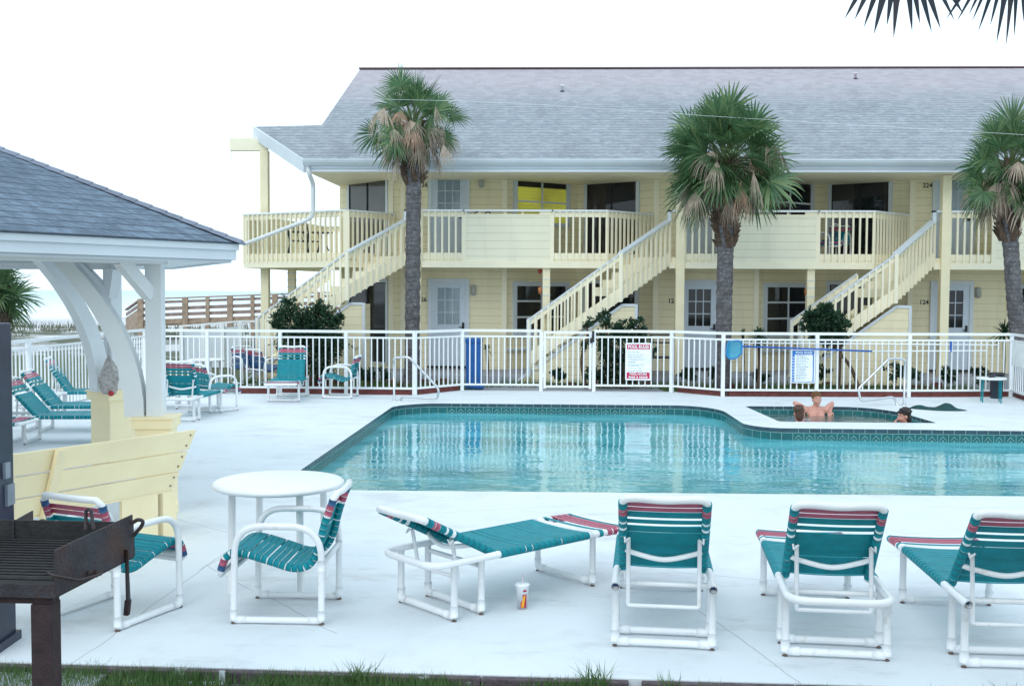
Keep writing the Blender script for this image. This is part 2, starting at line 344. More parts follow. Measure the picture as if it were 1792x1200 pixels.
class MB:
    def __init__(s): s.v = []; s.f = []; s.m = []; s.s = []; s.uv = []
    def face(s, pts, m=0, smooth=False, uv=None):
        b = len(s.v); s.v += [Vector(p) for p in pts]; s.f.append(list(range(b, b + len(pts)))); s.m.append(m); s.s.append(smooth); s.uv.append(uv)
        return s
    def hexa(s, c, m=0):   # 8 corners: bottom 4 ccw, top 4 ccw
        b = len(s.v); s.v += [Vector(p) for p in c]
        for f in ((3, 2, 1, 0), (4, 5, 6, 7), (0, 1, 5, 4), (1, 2, 6, 5), (2, 3, 7, 6), (3, 0, 4, 7)):
            s.f.append([b + i for i in f]); s.m.append(m); s.s.append(False); s.uv.append(None)
        return s
    def box(s, c, d, rz=0., m=0):
        c = Vector(c); M = Matrix.Rotation(rz, 3, 'Z'); x, y, z = d[0] / 2, d[1] / 2, d[2] / 2
        return s.hexa([c + M @ Vector(q) for q in ((-x, -y, -z), (x, -y, -z), (x, y, -z), (-x, y, -z), (-x, -y, z), (x, -y, z), (x, y, z), (-x, y, z))], m)
    def b2(s, a, b, m=0):
        a, b = Vector(a), Vector(b); return s.box((a + b) / 2, [abs(q) for q in (b - a)], 0, m)
    def beam(s, a, b, w, h, m=0, up=(0, 0, 1)):
        a, b = Vector(a), Vector(b); d = (b - a).normalized(); x = d.cross(Vector(up))
        if x.length < 1e-4: x = d.cross(Vector((0, 1, 0)))
        x.normalize(); u = x.cross(d); x = x * w / 2; u = u * h / 2
        return s.hexa([a - x - u, a + x - u, b + x - u, b - x - u, a - x + u, a + x + u, b + x + u, b - x + u], m)
    def vbeam(s, a, b, w, h, m=0):  # sloping band with vertical ends; h measured vertically, a/b = top centre
        a, b = Vector(a), Vector(b); d = Vector((b.x - a.x, b.y - a.y, 0)).normalized(); x = Vector((-d.y, d.x, 0)) * w / 2; z = Vector((0, 0, h))
        return s.hexa([a + x - z, a - x - z, b - x - z, b + x - z, a + x, a - x, b - x, b + x], m)
    def tube(s, pts, r, n=10, m=0, caps=True, closed=False, sm=True):
        pts = [Vector(p) for p in pts]; N = len(pts); b = len(s.v); prev = None
        for i, p in enumerate(pts):
            if closed: d = (pts[(i + 1) % N] - pts[i - 1]).normalized()
            else: d = (pts[min(i + 1, N - 1)] - pts[max(i - 1, 0)]).normalized()
            if prev is None:
                x = d.cross(Vector((0, 0, 1)));  x = x if x.length > .01 else d.cross(Vector((0, 1, 0)))
            else: x = prev - d * prev.dot(d)
            x.normalize(); prev = x; y = d.cross(x); rr = r[i] if isinstance(r, (list, tuple)) else r
            for j in range(n):
                a = 2 * math.pi * j / n; s.v.append(p + x * math.cos(a) * rr + y * math.sin(a) * rr)
        for i in range(N if closed else N - 1):
            k = (i + 1) % N
            for j in range(n):
                s.f.append([b + i * n + j, b + i * n + (j + 1) % n, b + k * n + (j + 1) % n, b + k * n + j]); s.m.append(m); s.s.append(sm); s.uv.append(None)
        if caps and not closed:
            for i, rev in ((0, True), (N - 1, False)):
                q = [b + i * n + j for j in range(n)]; s.f.append(q[::-1] if not rev else q); s.m.append(m); s.s.append(False); s.uv.append(None)
        return s
    def lathe(s, c, prof, n=24, m=0, sm=True, cap=True):
        c = Vector(c); b = len(s.v)
        for r_, z_ in prof:
            for j in range(n):
                a = 2 * math.pi * j / n; s.v.append(c + Vector((r_ * math.cos(a), r_ * math.sin(a), z_)))
        for i in range(len(prof) - 1):
            for j in range(n):
                s.f.append([b + i * n + j, b + i * n + (j + 1) % n, b + (i + 1) * n + (j + 1) % n, b + (i + 1) * n + j]); s.m.append(m); s.s.append(sm); s.uv.append(None)
        if cap:
            s.f.append([b + j for j in range(n)][::-1]); s.m.append(m); s.s.append(False); s.uv.append(None)
            k = b + (len(prof) - 1) * n; s.f.append([k + j for j in range(n)]); s.m.append(m); s.s.append(False); s.uv.append(None)
        return s
    def prism(s, poly, z0, z1, m=0, mt=None):
        n = len(poly); lo = [Vector((p[0], p[1], z0)) for p in poly]; hi = [Vector((p[0], p[1], z1)) for p in poly]
        s.face(lo[::-1], m); s.face(hi, m if mt is None else mt)
        for i in range(n): s.face([lo[i], lo[(i + 1) % n], hi[(i + 1) % n], hi[i]], m)
        return s
    def extr(s, pts, vec, m=0):
        pts = [Vector(p) for p in pts]; vec = Vector(vec); q = [p + vec for p in pts]; n = len(pts)
        s.face(pts, m); s.face(q[::-1], m)
        for i in range(n): s.face([pts[i], q[i], q[(i + 1) % n], pts[(i + 1) % n]], m)
        return s
    def ball(s, c, r, m=0, n=10, k=7, M=None):
        c = Vector(c); r = Vector(r) if not isinstance(r, (int, float)) else Vector((r, r, r)); b = len(s.v)
        for i in range(k + 1):
            a = math.pi * i / k
            for j in range(n):
                t = 2 * math.pi * j / n; q = Vector((r.x * math.sin(a) * math.cos(t), r.y * math.sin(a) * math.sin(t), -r.z * math.cos(a)))
                s.v.append(c + (M @ q if M else q))
        for i in range(k):
            for j in range(n):
                s.f.append([b + i * n + j, b + i * n + (j + 1) % n, b + (i + 1) * n + (j + 1) % n, b + (i + 1) * n + j]); s.m.append(m); s.s.append(True); s.uv.append(None)
        return s
    def build(s, name, mats, parent=None, world=True, bev=0.):
        me = bpy.data.meshes.new(name)
        vs = s.v
        if parent is not None and world and parent in WM:
            iv = WM[parent].inverted(); vs = [iv @ v for v in vs]
        me.from_pydata([tuple(v) for v in vs], [], s.f)
        if isinstance(mats, str): mats = [mats]
        for q in mats: me.materials.append(MATS[q])
        me.polygons.foreach_set('material_index', s.m); me.polygons.foreach_set('use_smooth', s.s)
        if any(u is not None for u in s.uv):
            ul = me.uv_layers.new(name='uv')
            for p, u in zip(me.polygons, s.uv):
                if u:
                    for li, q in zip(p.loop_indices, u): ul.data[li].uv = q
        me.update()
        o = bpy.data.objects.new(name, me); COL.objects.link(o)
        if parent is not None: o.parent = parent; WM[o] = WM.get(parent, Matrix())
        else: WM[o] = Matrix()
        if bev:
            bm = bmesh.new(); bm.from_mesh(me); bmesh.ops.remove_doubles(bm, verts=bm.verts, dist=1e-5)
            md_e = [e for e in bm.edges if len(e.link_faces) == 2 and e.calc_face_angle(0) > .6]
            bmesh.ops.bevel(bm, geom=md_e, offset=bev, segments=2, profile=.6, affect='EDGES', clamp_overlap=True); bm.to_mesh(me); bm.free()
        return o
def tag(o, label=None, cat=None, group=None, kind=None):
    if label: o['label'] = label
    if cat: o['category'] = cat
    if group: o['group'] = group
    if kind: o['kind'] = kind
    return o
def thing(name, label, cat, loc=(0, 0, 0), rz=0., group=None, kind=None):
    o = bpy.data.objects.new(name, None); COL.objects.link(o); o.location = loc; o.rotation_euler = (0, 0, rz); o.empty_display_size = .2
    WM[o] = Matrix.Translation(loc) @ Matrix.Rotation(rz, 4, 'Z'); return tag(o, label, cat, group, kind)
def copy_tree(o, parent=None):
    c = o.copy(); COL.objects.link(c); c.parent = parent
    for ch in list(o.children): copy_tree(ch, c)
    return c
def text_mb(mb, txt, o, ex, ez, size, m=0, wd=None, bold=0.):
    cu = bpy.data.curves.new('t', 'FONT'); cu.body = txt; cu.size = size; cu.align_x = 'CENTER'; cu.align_y = 'CENTER'; cu.offset = bold; cu.resolution_u = 2
    to = bpy.data.objects.new('t', cu); COL.objects.link(to); bpy.context.view_layer.update()
    me = bpy.data.meshes.new_from_object(to.evaluated_get(bpy.context.evaluated_depsgraph_get()))
    xs = [v.co.x for v in me.vertices]; k = 1. if not wd else wd / (max(xs) - min(xs))
    o = Vector(o); ex = Vector(ex); ez = Vector(ez); b = len(mb.v)
    for v in me.vertices: mb.v.append(o + ex * v.co.x * k + ez * v.co.y)
    for p in me.polygons: mb.f.append([b + i for i in p.vertices]); mb.m.append(m); mb.s.append(False); mb.uv.append(None)
    bpy.data.objects.remove(to); bpy.data.curves.remove(cu); bpy.data.meshes.remove(me)
rnd = random.Random(7)
# ================================================================== SETTING
def sheet(name, outer, holes, z, mat, thick=0., kind='structure'):
    loops = [[Vector((x, y, 0)) for x, y in outer]] + [[Vector((x, y, 0)) for x, y in h] for h in holes]
    flat = [v for l in loops for v in l]; mb = MB()
    for t in tessellate_polygon(loops):
        a, b, c = (Vector((flat[i].x, flat[i].y, z)) for i in t)
        if (b - a).cross(c - a).z < 0: b, c = c, b
        mb.face([a, b, c])
    if thick:
        for l in loops[:1]:
            n = len(l)
            for i in range(n):
                a, b = l[i], l[(i + 1) % n]
                mb.face([(a.x, a.y, z), (b.x, b.y, z), (b.x, b.y, z - thick), (a.x, a.y, z - thick)])
    o = mb.build(name, mat); o['kind'] = kind; return o
def roundpoly(pts, rs, n=6):
    q = fillet([(x, y, 0) for x, y in pts], rs, n, True); return [(p.x, p.y) for p in q]

PN0, PN1 = at(590, 857, z=0), at(1792, 868, z=0); PS_ = (PN1.y - PN0.y) / (PN1.x - PN0.x)
POOL = roundpoly([(-2.85, PN0.y + PS_ * (-2.85 - PN0.x)), (-2.80, 19.05), (-2.30, 19.55), (2.55, 19.58), (2.98, 18.9), (3.0, 16.75), (3.35, 16.35), (14., 16.25), (14., PN0.y + PS_ * (14 - PN0.x))], [.3, .3, .3, .5, .4, .5, .35, 0, 0])
SPA = roundpoly([(3.62, 17.2), (3.48, 19.55), (5.55, 19.6), (6.0, 18.9), (6.1, 17.2)], [.08, .15, .45, .45, .1])
DE0, DE1 = at(100, 1160, z=0), at(1250, 1191, z=0); DS_ = (DE1.y - DE0.y) / (DE1.x - DE0.x)
def edge_y(x): return DE0.y + DS_ * (x - DE0.x)
deck_outer = [(-13, edge_y(-13)), (14.5, edge_y(14.5)), (14.5, 21.8), (9.2, 21.85), (7.0, 21.5), (3.36, 21.33), (2.5, 22.3), (-1.85, 22.25), (-2.7, 21.12), (-8.15, 21.15), (-13, 21.15)]
sheet('pool_deck', deck_outer, [POOL, SPA], 0., 'deck_concrete', .07)
sheet('ground', [(-300, -40), (300, -40), (300, 34), (-300, 34)], [[(-4, 10), (14.6, 10), (14.6, 20.5), (-4, 20.5)]], -.07, 'lawn')
# dunes and beach: one sheet with height
prof = [(33, -.075), (38, .0), (46, .12), (54, .05), (62, -.7), (75, -1.9), (95, -2.4), (130, -2.55), (190, -2.7), (260, -3.4)]
mb = MB(); xs = [-400, -200, -120] + [-80 + i * 2.5 for i in range(50)] + [80, 200, 400]; ys = []
for (y0, _), (y1, _) in zip(prof, prof[1:]):
    k = max(1, int((y1 - y0) / 2.5)); ys += [y0 + (y1 - y0) * i / k for i in range(k)]
ys.append(260)
def ph(y):
    for (y0, z0), (y1, z1) in zip(prof, prof[1:]):
        if y <= y1: t = (y - y0) / (y1 - y0); return z0 + (z1 - z0) * t
    return prof[-1][1]
idx = {}
for j, y in enumerate(ys):
    for i, x in enumerate(xs):
        a = .16 if 36 < y < 75 else .03
        mb.v.append(Vector((x, y, ph(y) + a * noise.noise(Vector((x * .13, y * .16, 0))) * 2)))
for j in range(len(ys) - 1):
    for i in range(len(xs) - 1):
        b = j * len(xs) + i; mb.f.append([b, b + 1, b + 1 + len(xs), b + len(xs)]); mb.m.append(0); mb.s.append(True); mb.uv.append(None)
tag(mb.build('beach', 'sand'), kind='structure')
mb = MB(); mb.face([(-9000, 150, -2.68), (9000, 150, -2.68), (9000, 15000, -2.68), (-9000, 15000, -2.68)])
tag(mb.build('sea', 'sea'), kind='structure')

def pool(name, poly, zfloor, zw, wmat, label, tiles=True):
    root = thing(name, label, 'pool', (poly[0][0], poly[0][1], 0), kind='structure')
    n = len(poly); mb = MB(); mb.face([(x, y, zfloor) for x, y in poly][::-1] if False else [(x, y, zfloor) for x, y in poly])
    for i in range(n):
        a, b = poly[i], poly[(i + 1) % n]; mb.face([(*a, zfloor), (*b, zfloor), (*b, -.34), (*a, -.34)][::-1])
    mb.build('pool_basin', 'pool_plaster', root)
    mb = MB(); P = [Vector((x, y, 0)) for x, y in poly]
    # tile band: dark course, grout, patterned teal course, all real strips
    area = sum(P[i].x * P[(i + 1) % n].y - P[(i + 1) % n].x * P[i].y for i in range(n))
    acc = 0.
    g = .004
    for i in range(n):
        a, b = P[i], P[(i + 1) % n]; L = (b - a).length; d = (b - a).normalized(); nn = Vector((d.y, -d.x, 0)) * (-1 if area > 0 else 1)  # points into the pool
        def q(s0, s1, z0, z1, off, m):
            o = nn * off; A, B = a + d * s0 + o, a + d * s1 + o
            mb.face([(A.x, A.y, z0), (B.x, B.y, z0), (B.x, B.y, z1), (A.x, A.y, z1)], m)
        q(0, L, -.34, -.066, 0, 1); q(0, L, -.066, -.002, .0, 0)
        q(0, L, -.071, -.063, .003, 2)
        if L > .02:
            P0 = .165; k0 = math.ceil(acc / P0); s = k0 * P0 - acc
            while s < L:
                q(max(0, s - g), min(L, s + g), -.20, -.066, .003, 2)
                s2 = s + P0 / 2
                if s2 < L: q(max(0, s2 - g), min(L, s2 + g), -.066, -.002, .003, 2)
                if tiles and s + P0 < L:
                    for (x0, z0, x1, z1) in ((.03, -.155, .0825, -.095), (.135, -.155, .0825, -.095), (.05, -.19, .0825, -.15), (.115, -.19, .0825, -.15)):
                        o = nn * .004; A, B = a + d * (s + x0) + o, a + d * (s + x1) + o
                        mb.face([(A.x, A.y, z0), (B.x, B.y, z1), (B.x, B.y, z1 - .013), (A.x, A.y, z0 - .013)], 2)
                s += P0
        acc += L
    mb.build('tile_band', ['tile_dark', 'tile_teal', 'grout'], root)
    mb = MB(); mb.face([(x, y, zw) for x, y in poly]); mb.build('pool_water', wmat, root)
    return root
pool('swimming_pool', POOL, -1.35, -.175, 'pool_water', 'large swimming pool of turquoise water with a teal tile edge')
pool('spa_pool', SPA, -1.0, -.13, 'spa_water', 'small raised spa pool with three bathers beside the main pool', False)

# path at the gate and porch slab, beds, brick edging
mb = MB(); mb.b2((-1.6, 22.3, -.07), (2.4, 24.2, -.03)); tag(mb.build('gate_path', 'slab_grey'), kind='structure')
mb = MB(); mb.prism([(-6.4, 24.3), (16, 24.3), (16, 29), (-6.4, 29)], -.07, .14); tag(mb.build('porch_slab', 'slab_grey'), kind='structure')
mb = MB()
for x0, x1, y0, y1 in ((-7.4, -2.6, 21.5, 24.25), (-2.2, -1.75, 22.6, 24.2), (2.5, 9.2, 22.1, 24.25), (.1, 2.4, 23.2, 24.25)): mb.b2((x0, y0, -.07), (x1, y1, -.045))
tag(mb.build('mulch_bed', 'mulch'), kind='structure')
root = thing('brick_kerb', 'low dark red brick kerb running under the white pool fence', 'kerb', (0, 21.3, 0))
for a, b in (((-8.1, 21.14), (-2.72, 21.14)), ((-2.66, 21.2), (-1.95, 22.16)), ((2.62, 22.2), (3.36, 21.42)), ((3.5, 21.42), (7.0, 21.56)), ((7.0, 21.56), (9.2, 21.86)), ((9.25, 21.7), (8.7, 18.4))):
    mb = MB(); mb.beam((*a, .045), (*b, .045), .12, .10); mb.build('brick_row', 'brick_red', root, bev=.01)
root = thing('garden_edging', 'broken row of dark red bricks edging the planted bed by the stairs', 'edging', (0, 23.6, 0))
for x0, x1 in ((-5.4, -2.2), (.2, 2.3), (3.4, 8.9)):
    x = x0
    while x < x1:
        if rnd.random() < .75:
            mb = MB(); h = rnd.uniform(.08, .2); mb.box((x, 23.6 + rnd.uniform(-.04, .04), -.07 + h / 2), (.19, .09, h), rnd.uniform(-.15, .15)); mb.build('brick', 'brick_red', root)
        x += .235

# ================================================================== BUILDING
PX = [-3.15, 2.947, 8.966, 15.05]; YD, YP, YS = 26.35, 25.15, 24.05
ZL, ZU = .16, 2.85
B = thing('motel_building', 'long pale yellow two storey motel with grey shingle roof', 'building', (5, 26, 0))
walls = [(-5.52, 43.5), (-5.52, 28.0), (-3.94, YD)]
for p in PX[:3]: walls += [(p + 1.99, YD), (p + 3.78, 27.6), (p + 5.66, YD)]
walls += [(19.5, YD), (19.5, 43.5)]
mb = MB(); n = len(walls)
for a, b in zip(walls, walls[1:]): mb.face([(*a, .0), (*b, .0), (*b, 4.95), (*a, 4.95)])
mb.face([(-5.52, 43.5, 0), (19.5, 43.5, 0), (19.5, 43.5, 5), (-5.52, 43.5, 5)])
# roof
YE = 24.35; ZE = at(896, 279.5, Y=YE).z; SL = .41
pl = (Vector((0, YE, ZE)), Vector((0, -SL, 1)).normalized())
E1 = at(533, 281, Y=YE); E1.z = ZE
Pw, Pv, Pr = at(447, 222, pl=pl), at(563, 219, pl=pl), at(630, 121.5, pl=pl)
YR = Pr.y; ZR = ZE + SL * (YR - YE)
mb.face([(-5.52, 27, 4.9), (-5.52, 43.5, 4.9), (-5.52, YR, ZR - .3)])
mb.build('wall', 'siding', B)
mb = MB(); top = [E1, Vector((21, YE, ZE)), Vector((21, YR, ZR)), Vector((Pr.x, YR, ZR)), Pv, Pw]
uvs = [(q.x + 30, math.hypot(q.y - YE, q.z - ZE)) for q in top]
mb.face(top, 0, uv=uvs)
mb.face([(Pr.x, YR, ZR), (21, YR, ZR), (21, 44.2, ZR - SL * (44.2 - YR)), (Pr.x, 44.2, ZR - SL * (44.2 - YR))], 0, uv=[(q, r) for q, r in ((0, 10), (27, 10), (27, 0), (0, 0))])
lo = [q - Vector((0, 0, .2)) for q in top]
mb.face(lo[::-1], 1)
for i in range(6):
    if i in (0, 2): continue
    mb.face([lo[i], lo[(i + 1) % 6], top[(i + 1) % 6], top[i]], 1)
mb.beam((Pr.x - .02, YR, ZR + .015), (21, YR, ZR + .0), .26, .035, 2)
roof = mb.build('roof', ['roof_shingle', 'trim_white', 'ridge_brown'], B)
mb = MB(); # gutter: ogee trough along the eave
gp = [(0, 24.42, ZE - .02), (0, 24.24, ZE - .0), (0, 24.22, ZE - .015), (0, 24.25, ZE - .075), (0, 24.31, ZE - .135), (0, 24.37, ZE - .15), (0, 24.42, ZE - .15)]
mb.extr([(E1.x - .02, y, z) for _, y, z in gp], (26, 0, 0)); mb.build('gutter', 'trim_white', B)
mb = MB(); mb.b2((E1.x, 24.38, ZE - .27), (21, 24.45, ZE - .15)); mb.vbeam(E1 + Vector((0, 0, .0)), Pw + Vector((-.03, 0, 0)), .05, .30)
mb.build('fascia', 'trim_white', B)
mb = MB(); mb.face([(E1.x, 24.45, ZE - .25), (21, 24.45, ZE - .25), (21, 28.2, ZE - .25), (-5.52, 28.2, ZE - .25)][::-1]); mb.build('soffit', 'rim_cream', B)
# roof vents
for u, v in ((984, 160), (1497, 138)):
    q = at(u, v, pl=pl); mb = MB(); mb.lathe(q + Vector((0, 0, -.1)), [(.035, 0), (.035, .24), (.05, .24), (.05, .28), (.0, .29)], 12); mb.lathe(q + Vector((0, 0, -.03)), [(.10, 0), (.04, .05)], 12, 1)
    mb.build('roof_vent', ['white_paint', 'sheet_dark'] if u < 1000 else ['straw', 'sheet_dark'], B)
# beam and corner post at the far left
q = at(430, 243, Y=27.0); mb = MB(); mb.b2((at(404, 250, Y=27.).x, 26.9, q.z - .3), (Pw.x + .35, 27.1, q.z)); mb.b2((at(404, 250, Y=27.).x, 26.99, q.z - .48), (at(404, 250, Y=27.).x + .012, 27.01, q.z - .3)); mb.build('eave_beam', 'rim_cream', B)
xq = at(464, 400, Y=26.9).x; mb = MB(); mb.b2((xq - .1, 26.8, 0.1), (xq + .1, 27.0, q.z - .31)); mb.build('post', 'cream_paint', B, bev=.01)

def window(p, q, z0, z1, cols, rows, inside, parent, trim=.09, label=None, arch=False, slide=False):
    p, q = Vector((*p, 0)), Vector((*q, 0)); d = (q - p).normalized(); L = (q - p).length; n = Vector((d.y, -d.x, 0))
    def P(s, z, o): r = p + d * s + n * o; return Vector((r.x, r.y, z))
    def slab(mb, s0, s1, za, zb, o0, o1, m=0): mb.hexa([P(s0, za, o0), P(s1, za, o0), P(s1, za, o1), P(s0, za, o1), P(s0, zb, o0), P(s1, zb, o0), P(s1, zb, o1), P(s0, zb, o1)], m)
    mb = MB(); t = trim
    slab(mb, -t, L + t, z1, z1 + t, .0, .055); slab(mb, -t, L + t, z0 - t * (.8 if not slide else .3), z0, .0, .065)
    slab(mb, -t, 0, z0, z1, .0, .055); slab(mb, L, L + t, z0, z1, .0, .055)
    fm = 1 if slide else 0; k = .022
    for i in range(cols + 1): s = L * i / cols; slab(mb, max(0, s - k), min(L, s + k), z0, z1, .015, .045, fm)
    for j in range(rows + 1):
        z = z0 + (z1 - z0) * j / rows; slab(mb, .001, L - .001, max(z0, z - k), min(z1, z + k), .017, .043, fm)
    w_ = mb.build('window', ['trim_white', 'room_shade_and_frame'], parent)
    if label: w_['label'] = label
    mb = MB(); mb.face([P(0, z0, .030), P(L, z0, .030), P(L, z1, .030), P(0, z1, .030)]); mb.build('pane', 'glass', w_)
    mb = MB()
    mb.face([P(0, z0, .004), P(L, z0, .004), P(L, z1, .004), P(0, z1, .004)], 1)  # flush dark sheet, the unlit room's shade put into its colour
    if inside == 'curtain_brown' or inside == 'curtain_pale':
        s = 0
        while s < L * .98:
            w1 = rnd.uniform(.035, .06); s1 = min(L, s + w1)
            if inside == 'curtain_pale' or not (L * .38 < s < L * .9): mb.face([P(s, z0, .008), P((s + s1) / 2, z0, .013), P((s + s1) / 2, z1, .013), P(s, z1, .008)], 0); mb.face([P((s + s1) / 2, z0, .013), P(s1, z0, .008), P(s1, z1, .008), P((s + s1) / 2, z1, .013)], 0)
            s = s1
        mb.build('curtain', [inside, 'room_shade_and_frame'], w_)
    elif inside == 'blind':
        zz = z0 + .02
        while zz < z1 - .2: mb.face([P(.0, zz, .007), P(L, zz, .007), P(L, zz + .083, .012), P(0, zz + .083, .012)], 0); zz += .085
        mb.build('blind', ['lit_blind', 'room_shade_and_frame'], w_)
    else: mb.build('room_shade_sheet', ['room_shade_and_frame', 'room_shade_and_frame'], w_)
    return w_
def door(xc, z0, parent, dark, hz=True):
    h, w2 = 2.06, .42; y = YD; mb = MB(); t = .09
    mb.b2((xc - w2 - t, y - .05, z0), (xc - w2, y, z0 + h + t)); mb.b2((xc + w2, y - .05, z0), (xc + w2 + t, y, z0 + h + t)); mb.b2((xc - w2, y - .05, z0 + h), (xc + w2, y, z0 + h + t))
    gx0, gx1, gz0, gz1 = xc - .27, xc + .27, z0 + 1.03, z0 + 1.92; a = y - .025
    mb.b2((xc - w2, a, z0 + .02), (gx0, y, z0 + h), 1); mb.b2((gx1, a, z0 + .02), (xc + w2, y, z0 + h), 1); mb.b2((gx0, a, z0 + .02), (gx1, y, gz0), 1); mb.b2((gx0, a, gz1), (gx1, y, z0 + h), 1)
    for i in (1, 2): x = gx0 + (gx1 - gx0) * i / 3; mb.b2((x - .011, a + .002, gz0), (x + .011, a + .016, gz1), 1)
    for i in (1, 2): z = gz0 + (gz1 - gz0) * i / 3; mb.b2((gx0, a + .003, z - .011), (gx1, a + .015, z + .011), 1)
    for (xa, xb, za, zb) in ((gx0 - .03, gx0, gz0 - .03, gz1 + .03), (gx1, gx1 + .03, gz0 - .03, gz1 + .03), (gx0, gx1, gz0 - .03, gz0), (gx0, gx1, gz1, gz1 + .03)): mb.b2((xa, a - .012, za), (xb, a + .001, zb), 1)
    for (xa, xb, za, zb) in ((xc - .28, xc - .03, z0 + .15, z0 + .85), (xc + .03, xc + .28, z0 + .15, z0 + .85)): mb.b2((xa, a - .008, za), (xb, a + .001, zb), 1)
    mb.b2((xc - w2 - t, y - .11, z0 - .03), (xc + w2 + t, y, z0 + .02), 2)
    d_ = mb.build('door', ['trim_white', 'door_paint', 'black'], parent)
    mb = MB(); mb.face([(gx0, y - .010, gz0), (gx1, y - .010, gz0), (gx1, y - .010, gz1), (gx0, y - .010, gz1)], 0); mb.build('glazing', 'glass', d_)
    mb = MB(); mb.face([(gx0, y - .004, gz0), (gx1, y - .004, gz0), (gx1, y - .004, gz1), (gx0, y - .004, gz1)], 0); mb.build('curtain', 'room_shade_and_frame' if dark else 'trim_white', d_)  # dark version paints the unlit room's shade behind the glazing
    mb = MB(); mb.b2((xc + .33, a - .02, z0 + .93), (xc + .385, a, z0 + 1.08)); mb.tube([(xc + .355, a - .02, z0 + .97), (xc + .355, a - .07, z0 + .97), (xc + .25, a - .07, z0 + .965)], .011, 8); mb.build('handle', 'black', d_)
def lamp(x, z, parent):
    mb = MB(); mb.b2((x - .05, YD - .02, z - .12), (x + .05, YD, z + .12)); mb.lathe((x, YD - .07, z - .13), [(.035, 0), (.06, .04), (.065, .13), (.06, .22), (.035, .26)], 12)
    mb.build('wall_lamp', 'lamp_grey', parent)
def number(txt, x, z, y, parent):
    mb = MB(); text_mb(mb, txt, (x, y - .006, z), (1, -0, 0), (0, 0, 1), .15, bold=.004); mb.build('house_number', 'number_black', parent)
def rail_run(pk, cp, p, q, zt, m0=0, sp=.15, cap=True, low=2.73, out=.0):
    p, q = Vector((*p, 0)), Vector((*q, 0)); d = (q - p).normalized(); L = (q - p).length; n = Vector((d.y, -d.x, 0))
    z = Vector((0, 0, 1)); o = n * .045
    cp.beam(p + z * (zt - .02) - d * .03, q + z * (zt - .02) + d * .03, .15, .04, 0)
    pk.beam(p + z * (zt - .105), q + z * (zt - .105), .04, .12, 0)
    pk.beam(p + z * (low + .13), q + z * (low + .13), .04, .15, 0)
    k = max(1, round(L / sp))
    for i in range(k + 1):
        c = p + d * (L * i / k) + o; pk.box((c.x, c.y, (zt - .04 + low - .02) / 2), (.042, .042, zt - .04 - low + .02), math.atan2(d.y, d.x), 0)
def balcony(p, parent, xr=4.40):
    deck = [(p - .25, YP), (p + xr, YP), (p + 5.55, YD - .01), (p - .44, YD - .01)]
    mb = MB(); mb.prism(deck, 2.64, ZU)
    mb.beam((p - .25, YP - .02, 2.665), (p + xr + .02, YP - .02, 2.665), .10, .15, 0); mb.beam((p + xr, YP - .0, 2.665), (p + 5.5, YD - .05, 2.665), .10, .15, 0)
    bl = mb.build('balcony', 'rim_cream', parent)
    pk, cp = MB(), MB(); xa, xb = p + 1.09, p + 3.15
    rail_run(pk, cp, (p + .12, YP), (xa - .02, YP), 3.93); pk.build('balcony_railing', 'rim_cream', bl); pk = MB(); rail_run(pk, cp, (xb + .02, YP), (p + xr, YP), 3.93); rail_run(pk, cp, (p + xr, YP), (p + 5.52, YD - .05), 3.93)
    rl = pk.build('balcony_railing', 'rim_cream', bl)
    cp.beam((xa - .02, YP, 3.91), (xb + .02, YP, 3.91), .15, .04); cp.build('handrail', 'fence_white', bl)
    mb = MB(); mb.b2((xa, YP - .05, 2.73), (xb, YP + .03, 3.80)); mb.b2((xa, YP - .065, 3.80), (xb, YP + .03, 3.83), 1)
    for x in (xa, xb - .05): mb.b2((x, YP - .06, 2.73), (x + .05, YP - .0501, 3.80), 1)
    for x in (xa + .03, xa + .35, xa + .95, xa + 1.35, xb - .3): mb.b2((x, YP - .03, 3.83), (x + (.04 if x < xb - .5 else .28), YP + .02, 3.89), 1)
    mb.build('siding_panel', ['siding_panel', 'rim_cream'], bl)
    mb = MB(); x = p + 3.02; mb.b2((x - .085, YP + .02, .14), (x + .085, YP + .19, 2.64))
    for z in (1.95, 2.15, 2.32): mb.b2((x - .095, YP + .01, z), (x + .095, YP + .2, z + .02), 1)
    mb.build('lower_post', ['cream_paint', 'trim_white'], bl)
    return bl
